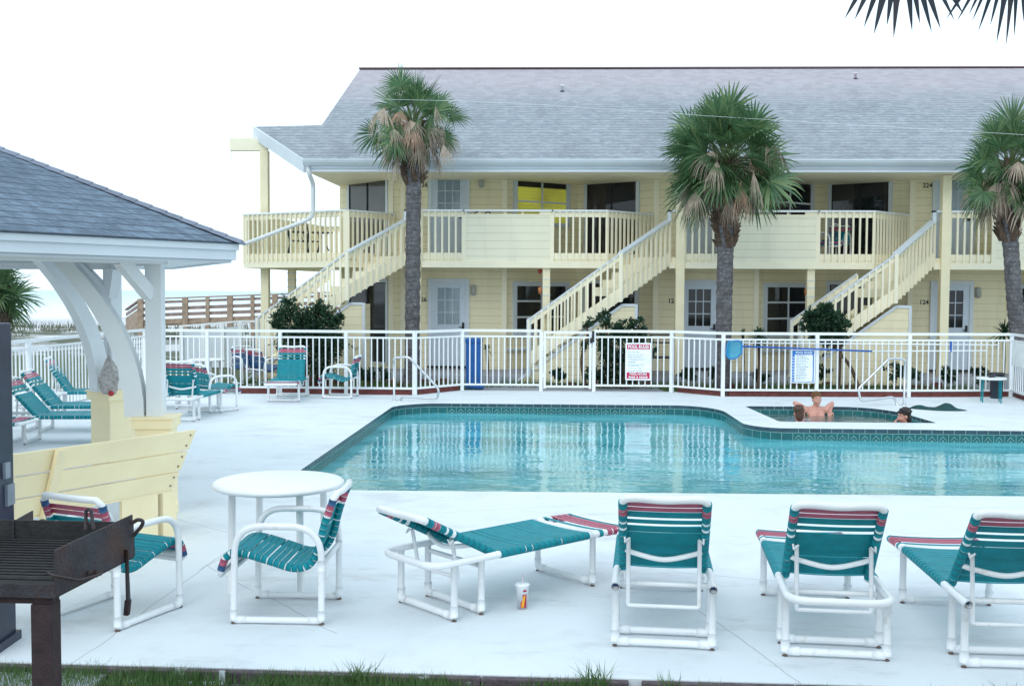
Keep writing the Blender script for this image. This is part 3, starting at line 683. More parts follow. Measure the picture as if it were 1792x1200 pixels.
def stairs(p, parent, closet=True):
    A = Vector((p - 3.46, YS, 1.433)); K = Vector((p - 1.43, YS, 2.92)); T = Vector((p - .265, YP - .03, 3.72))
    iA = Vector((p - 3.46, YP - .12, 1.433)); iK = Vector((p - 2.0, YP - .12, 2.50)); iT = Vector((p - .9, YP + .72, 3.72))
    pk = MB(); N1, N2 = 9, 4
    # treads: lower flight
    st = MB(); z0 = A.z - 1.12
    for i in range(N1):
        t0, t1 = i / N1, (i + 1) / N1; a, b = A.lerp(K, t0), A.lerp(K, t1); z = .14 + (K.z - .95 - .14) * t1
        st.b2((a.x - .02, YS + .03, z - .04), (b.x, YP - .15, z)); st.b2((a.x, YS + .03, z - .2), (a.x + .02, YP - .15, z - .04))
    i0 = Vector((p - 2.0, YP - .13, 0))
    for i in range(N2 + 1):
        t0, t1 = i / (N2 + 1), (i + 1) / (N2 + 1); z = K.z - .95 + (ZU - K.z + .95) * t1
        a0, a1 = K.lerp(T, t0), K.lerp(T, t1); b0, b1 = i0.lerp(iT, t0), i0.lerp(iT, t1)
        st.hexa([(a0.x, a0.y + .03, z - .04), (a1.x, a1.y + .03, z - .04), (b1.x, b1.y, z - .04), (b0.x, b0.y, z - .04), (a0.x, a0.y + .03, z), (a1.x, a1.y + .03, z), (b1.x, b1.y, z), (b0.x, b0.y, z)])
        st.face([(a0.x, a0.y + .03, z - .2), (b0.x, b0.y, z - .2), (b0.x, b0.y, z - .04), (a0.x, a0.y + .03, z - .04)])
    st.prism([(T.x, T.y + .03), (p - .0, YP + .03), (p - .0, YD - .02), (p - .5, YD - .02), (iT.x, iT.y)], 2.80, ZU)
    s_ = st.build('staircase', 'rim_cream', parent)
    def side(a, b, cnt, inner=False):
        h = Vector((0, 0, 1)); pk.vbeam(a - h * .035, b - h * .035, .035, .13); pk.vbeam(a - h * .76, b - h * .76, .04, .31)
        d = Vector((b.x - a.x, b.y - a.y, 0)).normalized(); n_ = Vector((d.y, -d.x, 0)) * (.04)
        for i in range(cnt + 1):
            q = a.lerp(b, i / cnt) + n_; pk.box((q.x, q.y, q.z - .03 - .525), (.042, .042, 1.05), math.atan2(d.y, d.x))
    side(A, K, 14); side(K, T, 10)
    for q in (K,): pk.box((q.x, q.y - .03, q.z - .56), (.08, .08, 1.08))
    pk.build('stair_railing', 'rim_cream', s_)
    mb = MB(); mb.vbeam(iA - Vector((0, 0, .035)), iK - Vector((0, 0, .035)), .035, .15); mb.vbeam(iA - Vector((0, 0, .78)), iK - Vector((0, 0, .78)), .04, .3)
    for i in range(10): q = iA.lerp(iK, i / 9.); mb.box((q.x, q.y - .04, q.z - .55), (.042, .042, 1.02))
    mb.build('inner_railing', 'rim_cream', s_)
    cp = MB()
    cp.vbeam(A, K, .11, .04); cp.vbeam(K, T, .17, .04); cp.vbeam(iA, iK, .09, .04)
    cp.b2((A.x - .045, YS - .05, .14), (A.x + .045, YS + .05, A.z + .0)); cp.b2((iA.x - .04, iA.y - .04, .14), (iA.x + .04, iA.y + .04, iA.z))
    cp.b2((T.x - .03, T.y - .05, T.z - .05), (T.x + .05, T.y + .05, 3.93)); cp.b2((T.x - .03, T.y - .05, 3.89), (p - .1, T.y + .05, 3.93)); cp.build('handrail', 'trim_white', s_)
    if closet:
        mb = MB(); xr = p - 1.07; zt = 1.74; xl = xr - .30 - zt / .735; y = YS + .08
        tri = [(xl, y, .0), (xr, y, .0), (xr, y, zt), (xr - .35, y, zt), (xl, y, .0)][:4]
        tri = [(xl + .35 * 0, y, 0.), (xr, y, 0.), (xr, y, zt), (xr - .30, y, zt)]
        mb.extr([tri[0], tri[1], tri[2], tri[3]], (0, .85, 0), 0)
        mb.b2((xr - .03, y - .025, 0), (xr + .03, y - .001, zt + .03), 1); mb.beam((xl, y - .012, .02), (xr - .30, y - .012, zt + .015), .024, .06, 1); mb.b2((xr - .30, y - .025, zt - .02), (xr - .03, y - .001, zt + .04), 1)
        mb.build('under_stair_closet', ['siding', 'trim_white'], s_)
    return s_
def lerp2(a, b, t): return (a[0] + (b[0] - a[0]) * t, a[1] + (b[1] - a[1]) * t)
nums = [('226', '126'), ('225', '125'), ('224', '124')]
for k, p in enumerate(PX[:3]):
    a, c, b = (p + 1.99, YD), (p + 3.78, 27.6), (p + 5.66, YD)
    xd = p + .63
    door(xd, ZL + .04, B, k > 0); door(xd, ZU, B, False)
    lamp(p + 1.24, 2.07, B); lamp(p + 1.42, 4.68, B)
    number(nums[k][0], p - .0, 4.62, YD, B); number(nums[k][1], p - .02, 1.83, YD, B)
    window(lerp2(a, c, .15), lerp2(a, c, .84), 3.74, 4.87 - .1, 2, 2, 'blind' if k == 0 else 'curtain_brown', B, label='lit yellow window' if k == 0 else None)
    window(lerp2(c, b, .14), lerp2(c, b, .76), 2.95, 4.79, 2, 1, 'curtain_brown', B, slide=True)
    window(lerp2(a, c, .15), lerp2(a, c, .84), 1.02, 2.2, 2, 3, 'dark', B)
    window(lerp2(c, b, .14), lerp2(c, b, .76), .28, 2.25, 2, 1, 'curtain_brown', B, slide=True)
    for q in (a, b): mb = MB(); mb.b2((q[0] - .06, YD - .03, 0.), (q[0] + .06, YD - .001, 4.8)); mb.build('corner_trim', 'rim_cream', B)
    mb = MB(); mb.box(((a[0] + c[0]) / 2 - .06, (a[1] + c[1]) / 2 - .08, .62), (1.9, .1, .05), math.atan2(1.25, 1.79)); mb.build('sill_trim', 'trim_white', B)
    balcony(p, B); stairs(p, B)
    mb = MB(); mb.b2((p - .10, YP - .13, 0.1), (p + .10, YP + .07, ZE - .26)); mb.build('post', 'cream_paint', B, bev=.008)
p = PX[3]
balcony(p, B); stairs(p, B); mb = MB(); mb.b2((p - .1, YP - .13, .1), (p + .1, YP + .07, ZE - .26)); mb.build('post', 'cream_paint', B); door(p + .63, ZL + .04, B, True); door(p + .63, ZU, B, False)
# end bay
a, b = (-5.52, 28.0), (-3.94, YD)
window(lerp2(a, b, .22), lerp2(a, b, .93), 2.95, 4.76, 2, 1, 'curtain_pale', B, slide=True)
window(lerp2(a, b, .22), lerp2(a, b, .93), .28, 2.25, 2, 1, 'curtain_brown', B, slide=True)
mb = MB(); mb.b2((-3.94 - .06, YD - .03, 0), (-3.94 + .06, YD - .001, 4.8)); mb.build('corner_trim', 'rim_cream', B); mb = MB(); mb.b2((-3.7, YD - .025, 0), (-3.6, YD - .001, 4.8)); mb.build('corner_trim', 'rim_cream', B)
# end balcony
V0 = at(437, 376, z=3.93); V1 = at(607, 368, z=3.93); V0 = Vector((V0.x, 26.6, 0)); V1 = Vector((bx(607, YP), YP, 0)); V2 = Vector((-3.9, YD - .03, 0)); V3 = Vector((-6.75, 31.5, 0)); V4 = Vector((-5.53, 31.5, 0)); V5 = Vector((-5.53, 28.02, 0))
mb = MB(); mb.prism([(q.x, q.y) for q in (V0, V1, V2, V5, V4, V3)], 2.64, ZU)
for a_, b_ in ((V0, V1), (V1, V2), (V3, V0)): mb.beam(Vector((a_.x, a_.y, 2.665)), Vector((b_.x, b_.y, 2.665)), .10, .15)
bl = mb.build('balcony', 'rim_cream', B)
pk, cp = MB(), MB()
rail_run(pk, cp, (V0.x, V0.y), (V1.x, V1.y), 3.93); rail_run(pk, cp, (V1.x, V1.y), (V2.x, V2.y), 3.93); rail_run(pk, cp, (V3.x, V3.y), (V0.x, V0.y), 3.93, sp=.15); rail_run(pk, cp, (V4.x, V4.y), (V3.x, V3.y), 3.93)
pk.b2((V1.x - .07, V1.y - .07, 2.7), (V1.x + .07, V1.y + .07, 3.9)); pk.b2((V0.x - .05, V0.y - .05, 2.7), (V0.x + .05, V0.y + .05, 3.9))
pk.build('balcony_railing', 'rim_cream', bl); cp.build('handrail', 'fence_white', bl)
mb = MB(); q0 = V0.lerp(V1, -.0); mb.beam(Vector((V3.x, V3.y, 3.3)), Vector((V0.x - .0, V0.y + .1, 3.3)), .03, 1.05); mb.build('siding_panel', 'siding_panel', bl)
xq = bx(511, 27.4)
mb = MB(); mb.b2((xq - .09, 27.3, .1), (xq + .09, 27.48, 2.64));
for z in (1.95, 2.12, 2.3, 2.47): mb.b2((xq - .1, 27.29, z), (xq + .1, 27.49, z + .02), 1)
mb.build('lower_post', ['cream_paint', 'trim_white'], bl)
# extra railing of the walkway stairs behind the end stairs
mb = MB(); a_, b_ = at(463, 552, Y=25.2), at(520, 505, Y=25.2); mb.vbeam(a_, b_, .1, .04, 1); mb.vbeam(a_ - Vector((0, 0, .04)), b_ - Vector((0, 0, .04)), .05, .75, 0); mb.build('stair_railing', ['rim_cream', 'trim_white'], B)
# downspout
mb = MB(); y0 = 24.3
pts = [at(537, 291, Y=y0), at(541, 304, Y=y0), at(548, 322, Y=24.6), at(548, 372, Y=24.75), at(546, 379, Y=24.8), at(536, 386, Y=24.85), at(431, 426, Y=26.35)]
mb.tube(fillet(pts, .12, 4), .05, 8); mb.build('downspout', 'white_paint', B)
# power line over the palms
q = [at(600, 172, Y=22.2), at(896, 181, Y=22.0), at(1300, 207, Y=21.6), at(1792, 236, Y=21.2)]
mb = MB(); mb.tube(crom([q[0] + (q[0] - q[1]) * 2.2] + q + [q[3] + (q[3] - q[2])], 8), .0028, 6); tag(mb.build('overhead_cable', 'fence_white'), 'thin pale overhead cable strung in front of the palms and roof', 'cable')

# ================================================================== FENCE
FP = roundf = None
def fence(name, label, pts, posts, H=1.26, parent=None, gate=None):
    root = parent or thing(name, label, 'fence', (pts[0][0], pts[0][1], 0))
    for (p, q), ps in zip(zip(pts, pts[1:]), posts):
        p, q = Vector((*p, 0)), Vector((*q, 0)); d = (q - p).normalized(); L = (q - p).length; ang = math.atan2(d.y, d.x); stops = [0] + list(ps) + [L]
        for s0, s1 in zip(stops, stops[1:]):
            if gate and abs(s0 - gate[0]) < .02 and p.x < 0 < q.x: continue
            mb = MB(); a, b = p + d * (s0 + .035), p + d * (s1 - .035); z = Vector((0, 0, 1))
            mb.beam(a + z * (H - .14), b + z * (H - .14), .03, .035); mb.beam(a + z * .13, b + z * .13, .03, .04)
            k = max(2, round((b - a).length / .122))
            for i in range(1, k): c = a.lerp(b, i / k); mb.box((c.x, c.y, (H - .155 + .15) / 2), (.024, .018, H - .305), ang)
            mb.build('picket_panel', 'fence_white', root)
            mb = MB(); mb.beam(p + d * (s0) + z * (H - .02), p + d * s1 + z * (H - .02), .05, .052); mb.build('top_rail', 'fence_white', root)
        for s_ in stops[:-1]:
            c = p + d * s_; mb = MB(); mb.box((c.x, c.y, (H - .046) / 2), (.07, .07, H - .046), ang); mb.build('fence_post', 'fence_white', root, bev=.006)
    c = pts[-1]; mb = MB(); mb.box((c[0], c[1], (H - .046) / 2), (.07, .07, H - .046), 0); mb.build('fence_post', 'fence_white', root)
    return root
fx = lambda u, Y: bx(u, Y)
# gate is between posts at pixel columns 945 and 1042
gl_, gr_ = fx(948, 22.1), fx(1041, 22.1)
FX = [(-8.15, 8.6), (-8.05, 21.1), (-2.68, 21.05), (-1.83, 22.1), (fx(1178, 22.1), 22.12), (fx(1268, 21.3), 21.3), (fx(1595, 21.5), 21.5), (9.12, 21.75), (8.55, 17.2)]
FN = fence('pool_fence', 'white picket pool fence with square posts around the deck', FX,
      [[2.6, 5.2, 7.8, 10.2], [1.25, fx(490, 21.1) + 8.05, fx(606, 21.1) + 8.05], [], [gl_ + 1.83, gr_ + 1.83], [], [fx(1433, 21.4) - fx(1268, 21.3)], [], [2.4]], gate=(gl_ + 1.83,))
# the gate
mb = MB(); y = 22.105; zt = 1.235
for x in (gl_ + .075, gr_ - .075): mb.b2((x - .025, y - .02, .06), (x + .025, y + .02, zt))
for z, h in ((zt - .025, .05), (1.11, .035), (.10, .04)): mb.b2((gl_ + .1, y - .018, z - h / 2), (gr_ - .1, y + .018, z + h / 2))
k = 8
for i in range(1, k): x = gl_ + .1 + (gr_ - gl_ - .2) * i / k; mb.b2((x - .012, y - .009, .12), (x + .012, y + .009, 1.095))
G = mb.build('gate', 'fence_white', FN); mb = MB(); mb.b2((gr_ - .045, y - .05, 1.02), (gr_ + .0, y - .02, 1.24)); mb.b2((gr_ - .085, y - .06, 1.0), (gr_ - .03, y - .022, 1.1)); mb.build('latch', 'black', G)
mb = MB(); mb.b2((gl_ + .02, y - .03, .3), (gl_ + .06, y - .0, .36)); mb.b2((gl_ + .02, y - .03, .95), (gl_ + .06, y - .0, 1.01)); mb.build('hinge', 'fence_white', G)
# white board on the right fence
q0, q1 = Vector((9.08, 21.5, 0)), Vector((8.62, 17.8, 0))
mb = MB(); mb.beam(q0 + Vector((-.05, 0, .87)), q1 + Vector((-.05, 0, .87)), .012, .46); tag(mb.build('blank_board', 'sign_white'), 'blank white board fixed high on the right end of the pool fence', 'board')
# POOL RULES sign
def sign(name, label, u0, u1, v0, v1, Y, red):
    a, b = at(u0, v1, Y=Y), at(u1, v0, Y=Y); root = thing(name, label, 'sign', ((a.x + b.x) / 2, Y, a.z)); w_ = b.x - a.x; h = b.z - a.z; cx = (a.x + b.x) / 2
    mb = MB(); mb.prism([(p_.x, p_.y) for p_ in fillet([(a.x, a.z, 0), (b.x, a.z, 0), (b.x, b.z, 0), (a.x, b.z, 0)], .025, 4, True)], 0, .006)
    mb.v = [Vector((v.x, Y + v.z, v.y)) for v in mb.v]; mb.build('board', 'sign_white', root)
    t = MB(); r = MB()
    if red:
        r.b2((a.x + .03, Y - .003, b.z - h * .17), (b.x - .03, Y - .001, b.z - h * .04)); r.build('colour_band', 'sign_red', root); r = MB(); r.b2((a.x + .03, Y - .003, a.z + h * .04), (b.x - .03, Y - .001, a.z + h * .21))
        r.build('colour_band', 'sign_red', root)
        text_mb(t, 'POOL RULES', (cx, Y - .005, b.z - h * .108), (1, 0, 0), (0, 0, 1), h * .125, 0, w_ * .80, .003)
        text_mb(t, 'POOL HOURS', (cx, Y - .005, a.z + h * .165), (1, 0, 0), (0, 0, 1), h * .085, 0, w_ * .66, .002)
        x = a.x + .07
        for ww in (.035, .035, .035, .035, -.02, .035, -.02, .035, .035, .035, .035, .035):
            if ww > 0: t.b2((x, Y - .006, a.z + h * .06), (x + ww * .75, Y - .005, a.z + h * .105))
            x += abs(ww)
        t.build('lettering', 'sign_white', root)
        k = MB(); lines = [(.74, .6), (.675, .75), (.61, .7), (.545, .85), (.475, .35), (.41, .8), (.375, .55), (.31, .65), (.245, .7)]
    else:
        r.b2((a.x + .025, Y - .003, b.z - h * .15), (b.x - .025, Y - .001, b.z - h * .025)); r.b2((a.x + .025, Y - .003, a.z + h * .03), (a.x + .07, Y - .001, b.z - h * .15)); r.b2((b.x - .045, Y - .003, a.z + h * .03), (b.x - .025, Y - .001, b.z - h * .15)); r.b2((a.x + .07, Y - .003, a.z + h * .03), (b.x - .045, Y - .001, a.z + h * .045))
        r.build('colour_band', 'sign_blue', root)
        text_mb(t, 'POOL RULES', (cx + .015, Y - .005, b.z - h * .09), (1, 0, 0), (0, 0, 1), h * .10, 0, w_ * .68, .002)
        for i in range(9): t.b2((a.x + .035, Y - .005, a.z + h * (.07 + i * .085)), (a.x + .058, Y - .004, a.z + h * (.10 + i * .085)))
        t.build('lettering', 'sign_white', root)
        k = MB(); lines = [(.80 - i * .047, .6 + .25 * ((i * 7) % 5) / 5) for i in range(16)]
    for f, l in lines:
        x = a.x + w_ * (.10 if red else .22); e = a.x + w_ * (.1 + .8 * l)
        e = min(e, b.x - .06)
        while x < e - .02:
            ww = rnd.uniform(.02, .05); k.b2((x, Y - .003, a.z + h * f), (min(e, x + ww), Y - .002, a.z + h * f + .012)); x += ww + .012
    k.build('small_print', 'sign_ink', root); return root
sign('rules_sign', 'white pool rules sign with red header and footer on the fence', 1094, 1140, 600, 665, 22.06, True)
sign('rules_sign', 'blue bordered pool rules sign under the skimmer pole', 1383.5, 1427, 612, 670, 21.33, False)

# ================================================================== GAZEBO
gc = W(-5.92, 9.87); GA = R(-4.5) + YAW; GR = 3.5
def hexp(r, k, z): a = GA + R(60) * k; return Vector((gc.x + r * math.cos(a), gc.y + r * math.sin(a), z))
GZ = root = thing('gazebo', 'white gazebo with dark shingled hip roof and curved roof braces', 'gazebo', (gc.x, gc.y, 0))
apex = Vector((gc.x, gc.y, 2.45 + 3.5 * .385)); ze = 2.45
mb = MB()
for k in range(6):
    a, b = hexp(GR + .03, k, ze), hexp(GR + .03, k + 1, ze); L = (b - a).length; h = ((a + b) / 2 - apex).length
    mb.face([a, b, apex], 0, uv=[(k * 7.3, 0), (k * 7.3 + L, 0), (k * 7.3 + L / 2, h)]); mb.face([b - Vector((0, 0, .012)), a - Vector((0, 0, .012)), apex - Vector((0, 0, .03))], 1)
    mb.face([a - Vector((0, 0, .012)), b - Vector((0, 0, .012)), b, a], 0)
rf = mb.build('roof', ['gazebo_shingle', 'trim_white'], root)
for k in range(6):
    a = hexp(GR + .04, k, ze + .012); mb = MB(); N = 26; d = apex - a
    s = Vector((-d.y, d.x, 0)).normalized() * .085
    for i in range(N):
        p0, p1 = a + d * (i / N) - Vector((0, 0, 0.0)), a + d * ((i + 1.15) / N); up = Vector((0, 0, .014)); dn = Vector((0, 0, .030))
        c0, c1 = p0 + up * 1.2, p1 + up * .6
        mb.face([p0 + s - dn + up, p1 + s - dn + up * .6, c1, c0]); mb.face([c0, c1, p1 - s - dn + up * .6, p0 - s - dn + up]); mb.face([p0 + s - dn, p0 + s - dn + up, c0, p0 - s - dn + up, p0 - s - dn])
    o = mb.build('hip_cap', 'gazebo_hip', rf) if 'gazebo_hip' in MATS else mb.build('hip_cap', 'gazebo_shingle_flat' if 'gazebo_shingle_flat' in MATS else 'hipgrey', rf) if 'hipgrey' in MATS else mb.build('hip_cap', simple('hipgrey', (.20, .22, .28), .9, var=.2, scale=5.).name, rf)
mb = MB()
for k in range(6):
    for (r, z0, z1, t) in ((GR + .01, 2.385, 2.438, .03), (GR - .015, 2.30, 2.385, .03), (GR - .06, 2.275, 2.30, .05)):
        a, b = hexp(r, k, 0), hexp(r, k + 1, 0); c, d = hexp(r - t, k, 0), hexp(r - t, k + 1, 0); z = Vector((0, 0, 1))
        mb.hexa([a + z * z0, b + z * z0, d + z * z0, c + z * z0, a + z * z1, b + z * z1, d + z * z1, c + z * z1])
mb.build('fascia', 'trim_white', root)
mb = MB()
for k in range(6): mb.face([hexp(GR - .1, k, 2.29), hexp(GR - .1, k + 1, 2.29), hexp(2.7, k + 1, 2.33), hexp(2.7, k, 2.33)][::-1])
mb.build('soffit', 'white_paint', root)
PR = 2.79
mb = MB()
for k in range(6):
    a, b = hexp(PR, k, 2.34), hexp(PR, k + 1, 2.34); mb.beam(a, b, .13, .16)
    mb.beam(hexp(PR, k, 2.45), apex - Vector((0, 0, .22)), .09, .12)
mb.build('roof_beam', 'white_paint', root)
for k in (0, 1, 2, 3, 4):
    ps = hexp(PR, k, 0); ang = GA + R(60) * k
    if k == 1: ps += W(-.15, -.03)
    if k == 0: ps += W(-.05, .0); ang += R(9)
    e = Vector((math.cos(ang), math.sin(ang), 0)); tdir = Vector((-e.y, e.x, 0))
    pr = ang + R(27) if k == 1 else ang
    mb = MB(); mb.box((ps.x, ps.y, .9 + (2.27 - .9) / 2), (.145, .145, 2.27 - .9), ang); po = mb.build('post', 'white_paint', root, bev=.008)
    # curved brace, from the foot of the post inwards to the roof
    prof = []
    for i in range(13):
        t = i / 12; x = .09 + .86 * t ** 2.1; z = .905 + 1.62 * t; prof.append((x, z))
    w_ = .075; c = []
    mb = MB()
    for (x0, z0), (x1, z1) in zip(prof, prof[1:]):
        q = []
        for (x, z) in ((x0, z0), (x1, z1)):
            for xx in (x - .0, x + .17):
                for sgn in (-1, 1): q.append(ps - e * xx + tdir * w_ * sgn + Vector((0, 0, z)))
        a0, a1, b0, b1, c0, c1, d0, d1 = q
        mb.face([a0, b0, d0, c0], 0, True); mb.face([a1, c1, d1, b1], 0, True); mb.face([a0, c0, c1, a1], 0, True); mb.face([b0, b1, d1, d0], 0, True)
    mb.build('curved_brace', 'white_paint', root)
    for sgn in (-1, 1):
        dd = (hexp(PR, k + sgn, 0) - ps).normalized(); mb = MB(); mb.beam(ps + dd * .05 + Vector((0, 0, 1.98)), ps + dd * .36 + Vector((0, 0, 2.29)), .10, .11); mb.build('knee_brace', 'white_paint', root)
    mb = MB(); mb.box((ps.x, ps.y, .41), (.30 + .05 * (k == 1), .30 + .05 * (k == 1), .82), ang); mb.box((ps.x, ps.y, .85), (.35 + .06 * (k == 1), .35 + .06 * (k == 1), .09), ang); mb.box((ps.x, ps.y, .90), (.38 + .06 * (k == 1), .38 + .06 * (k == 1), .022), ang); mb.box((ps.x, ps.y, .05), (.31, .31, .10), ang)
    mb.build('pedestal', 'gazebo_cream', root, bev=.006)
# hanging net bag of shells on the rear post
q = at(190, 648, z=None, Y=(W(-4.5, 11.85)).y); q = Vector((q.x, q.y, q.z)); root = thing('hanging_bag', 'crumpled grey plastic bag hanging on the far gazebo post', 'bag', (q.x, q.y, q.z - .3))
mb = MB(); rr = random.Random(3); prof = [(.005, .30), (.03, .26), (.08, .16), (.11, .05), (.10, -.05), (.06, -.11), (.0, -.12)]
b = 0
for r_, z_ in prof:
    for j in range(14):
        a = j * 2 * math.pi / 14; k = r_ * (1 + .35 * rr.uniform(-1, 1)); mb.v.append(q + Vector((k * math.cos(a), .5 * k * math.sin(a), z_ - .14 + .015 * rr.uniform(-1, 1))))
for i in range(len(prof) - 1):
    for j in range(14): mb.f.append([i * 14 + j, i * 14 + (j + 1) % 14, (i + 1) * 14 + (j + 1) % 14, (i + 1) * 14 + j]); mb.m.append(0); mb.s.append(False); mb.uv.append(None)
mb.build('bag', 'bag_plastic', root); mb = MB(); mb.tube([q + Vector((0, 0, .15)), q + Vector((.0, .0, .35))], .004, 6); mb.build('cord', 'lamp_grey', root); mb = MB(); mb.ball(q + Vector((.045, -.05, -.25)), (.035, .025, .03)); mb.build('red_tassel', 'ornament_red', root)

# ================================================================== BENCH (yellow, seen from behind)
b0, b1 = W(-2.80, 8.86), W(-4.02, 6.92); bd = (b1 - b0).normalized(); bn = Vector((-bd.y, bd.x, 0)); bn = bn if bn.dot(Vector((0, -1, 0))) > 0 else -bn   # bn points to the camera side
root = thing('garden_bench', 'pale yellow slatted garden bench seen from behind at the gazebo edge', 'bench', tuple((b0 + b1) / 2))
BL = (b1 - b0).length; Z = Vector((0, 0, 1))
def bp(s, t, z): return b0 + bd * s + bn * t + Z * z
tilt = lambda z: (z - .38) * .36
for i, (z0, z1) in enumerate(((.385, .535), (.547, .707), (.719, .885))):
    mb = MB(); x0 = -.0 - tilt(z0) * .28; mb.hexa([bp(-tilt(z0) * .55, tilt(z0) - .035, z0), bp(-tilt(z0) * .55, tilt(z0), z0), bp(BL, tilt(z0), z0), bp(BL, tilt(z0) - .035, z0), bp(-tilt(z1) * .55, tilt(z1) - .035, z1), bp(-tilt(z1) * .55, tilt(z1), z1), bp(BL, tilt(z1), z1), bp(BL, tilt(z1) - .035, z1)])
    sl = mb.build('back_slat', 'gazebo_cream', root, bev=.004)
    for zz in (z0 + .04, z1 - .04):
        mb = MB(); c = bp(.045 - tilt(zz) * .55, tilt(zz) + .001, zz); mb.lathe((0, 0, 0), [(.010, 0), (.010, .003), (.006, .006)], 10)
        M = bn.to_track_quat('Z', 'Y').to_matrix(); mb.v = [c + M @ v for v in mb.v]; mb.build('bolt', 'bolt', sl)
mb = MB(); mb.hexa([bp(1.14, tilt(.3), .3), bp(1.14, tilt(.3) + .045, .3), bp(1.22, tilt(.3) + .045, .3), bp(1.22, tilt(.3), .3), bp(1.14, tilt(.92), .88), bp(1.14, tilt(.92) + .045, .88), bp(1.22, tilt(.92) + .045, .88), bp(1.22, tilt(.92), .88)]); mb.build('batten', 'gazebo_cream', root, bev=.005)
mb = MB()
for s in (.10, BL - .25):
    mb = MB(); mb.hexa([bp(s, -.42, 0), bp(s, .0, 0), bp(s + .05, .0, 0), bp(s + .05, -.42, 0), bp(s, -.42, .37), bp(s, 0, .37), bp(s + .05, 0, .37), bp(s + .05, -.42, .37)]); mb.build('leg', 'gazebo_cream', root)
mb = MB(); mb.hexa([bp(-.04, -.03, .0), bp(-.04, .0, .0), bp(.50, .0, .0), bp(.50, -.03, .0), bp(-.04, -.03, .37), bp(-.04, .0, .37), bp(.5, .0, .37), bp(.5, -.03, .37)])
mb.build('end_panel', 'gazebo_cream', root)
mb = MB(); mb.hexa([bp(.0, -.48, .37), bp(.0, -.0, .37), bp(BL, -.0, .37), bp(BL, -.48, .37), bp(.0, -.48, .405), bp(.0, -.0, .384), bp(BL, .0, .384), bp(BL, -.48, .405)]); mb.build('seat', 'gazebo_cream', root, bev=.004)

# ================================================================== FURNITURE
PV, TE, PK, BLU, FT = 0, 1, 2, 3, 4
FM = ['pvc_white', 'strap_teal', 'strap_pink', 'strap_blue', 'foot_rust']
def straps(path, hw, r, specs, parent, name, sag=.0, names=None):
    """path: list of (y,z); specs: (s0,s1,mat)"""
    P = [Vector((0, y, z)) for y, z in path]; cum = [0]
    for a, b in zip(P, P[1:]): cum.append(cum[-1] + (b - a).length)
    def ev(s):
        s = min(max(s, 0), cum[-1] - 1e-6)
        for i in range(len(P) - 1):
            if s <= cum[i + 1]: t = (s - cum[i]) / max(1e-9, cum[i + 1] - cum[i]); return P[i].lerp(P[i + 1], t), (P[i + 1] - P[i]).normalized()
    mb = MB()
    for s0, s1, m in specs:
        (p0, d0), (p1, d1) = ev(s0), ev(s1); n0 = Vector((0, -d0.z, d0.y)); n1 = Vector((0, -d1.z, d1.y)); N = 8; t = .0035
        for off in (r + .002,):
            prev = None
            for i in range(N + 1):
                x = -hw + 2 * hw * i / N; k = -sag * (1 - (x / hw) ** 2)
                q = (p0 + n0 * (off + k) + Vector((x, 0, 0)), p1 + n1 * (off + k) + Vector((x, 0, 0)), p1 + n1 * (off + k - t) + Vector((x, 0, 0)), p0 + n0 * (off + k - t) + Vector((x, 0, 0)))
                if prev:
                    mb.face([prev[0], q[0], q[1], prev[1]], m, True); mb.face([prev[3], prev[2], q[2], q[3]], m, True); mb.face([prev[0], prev[3], q[3], q[0]], m); mb.face([prev[1], q[1], q[2], prev[2]], m)
                prev = q
        for sx in (-1, 1): mb.tube([p0 + Vector((sx * hw, 0, 0)), p1 + Vector((sx * hw, 0, 0))], r + .0035, 10, m)
    return mb.build(name, FM, parent, world=False)
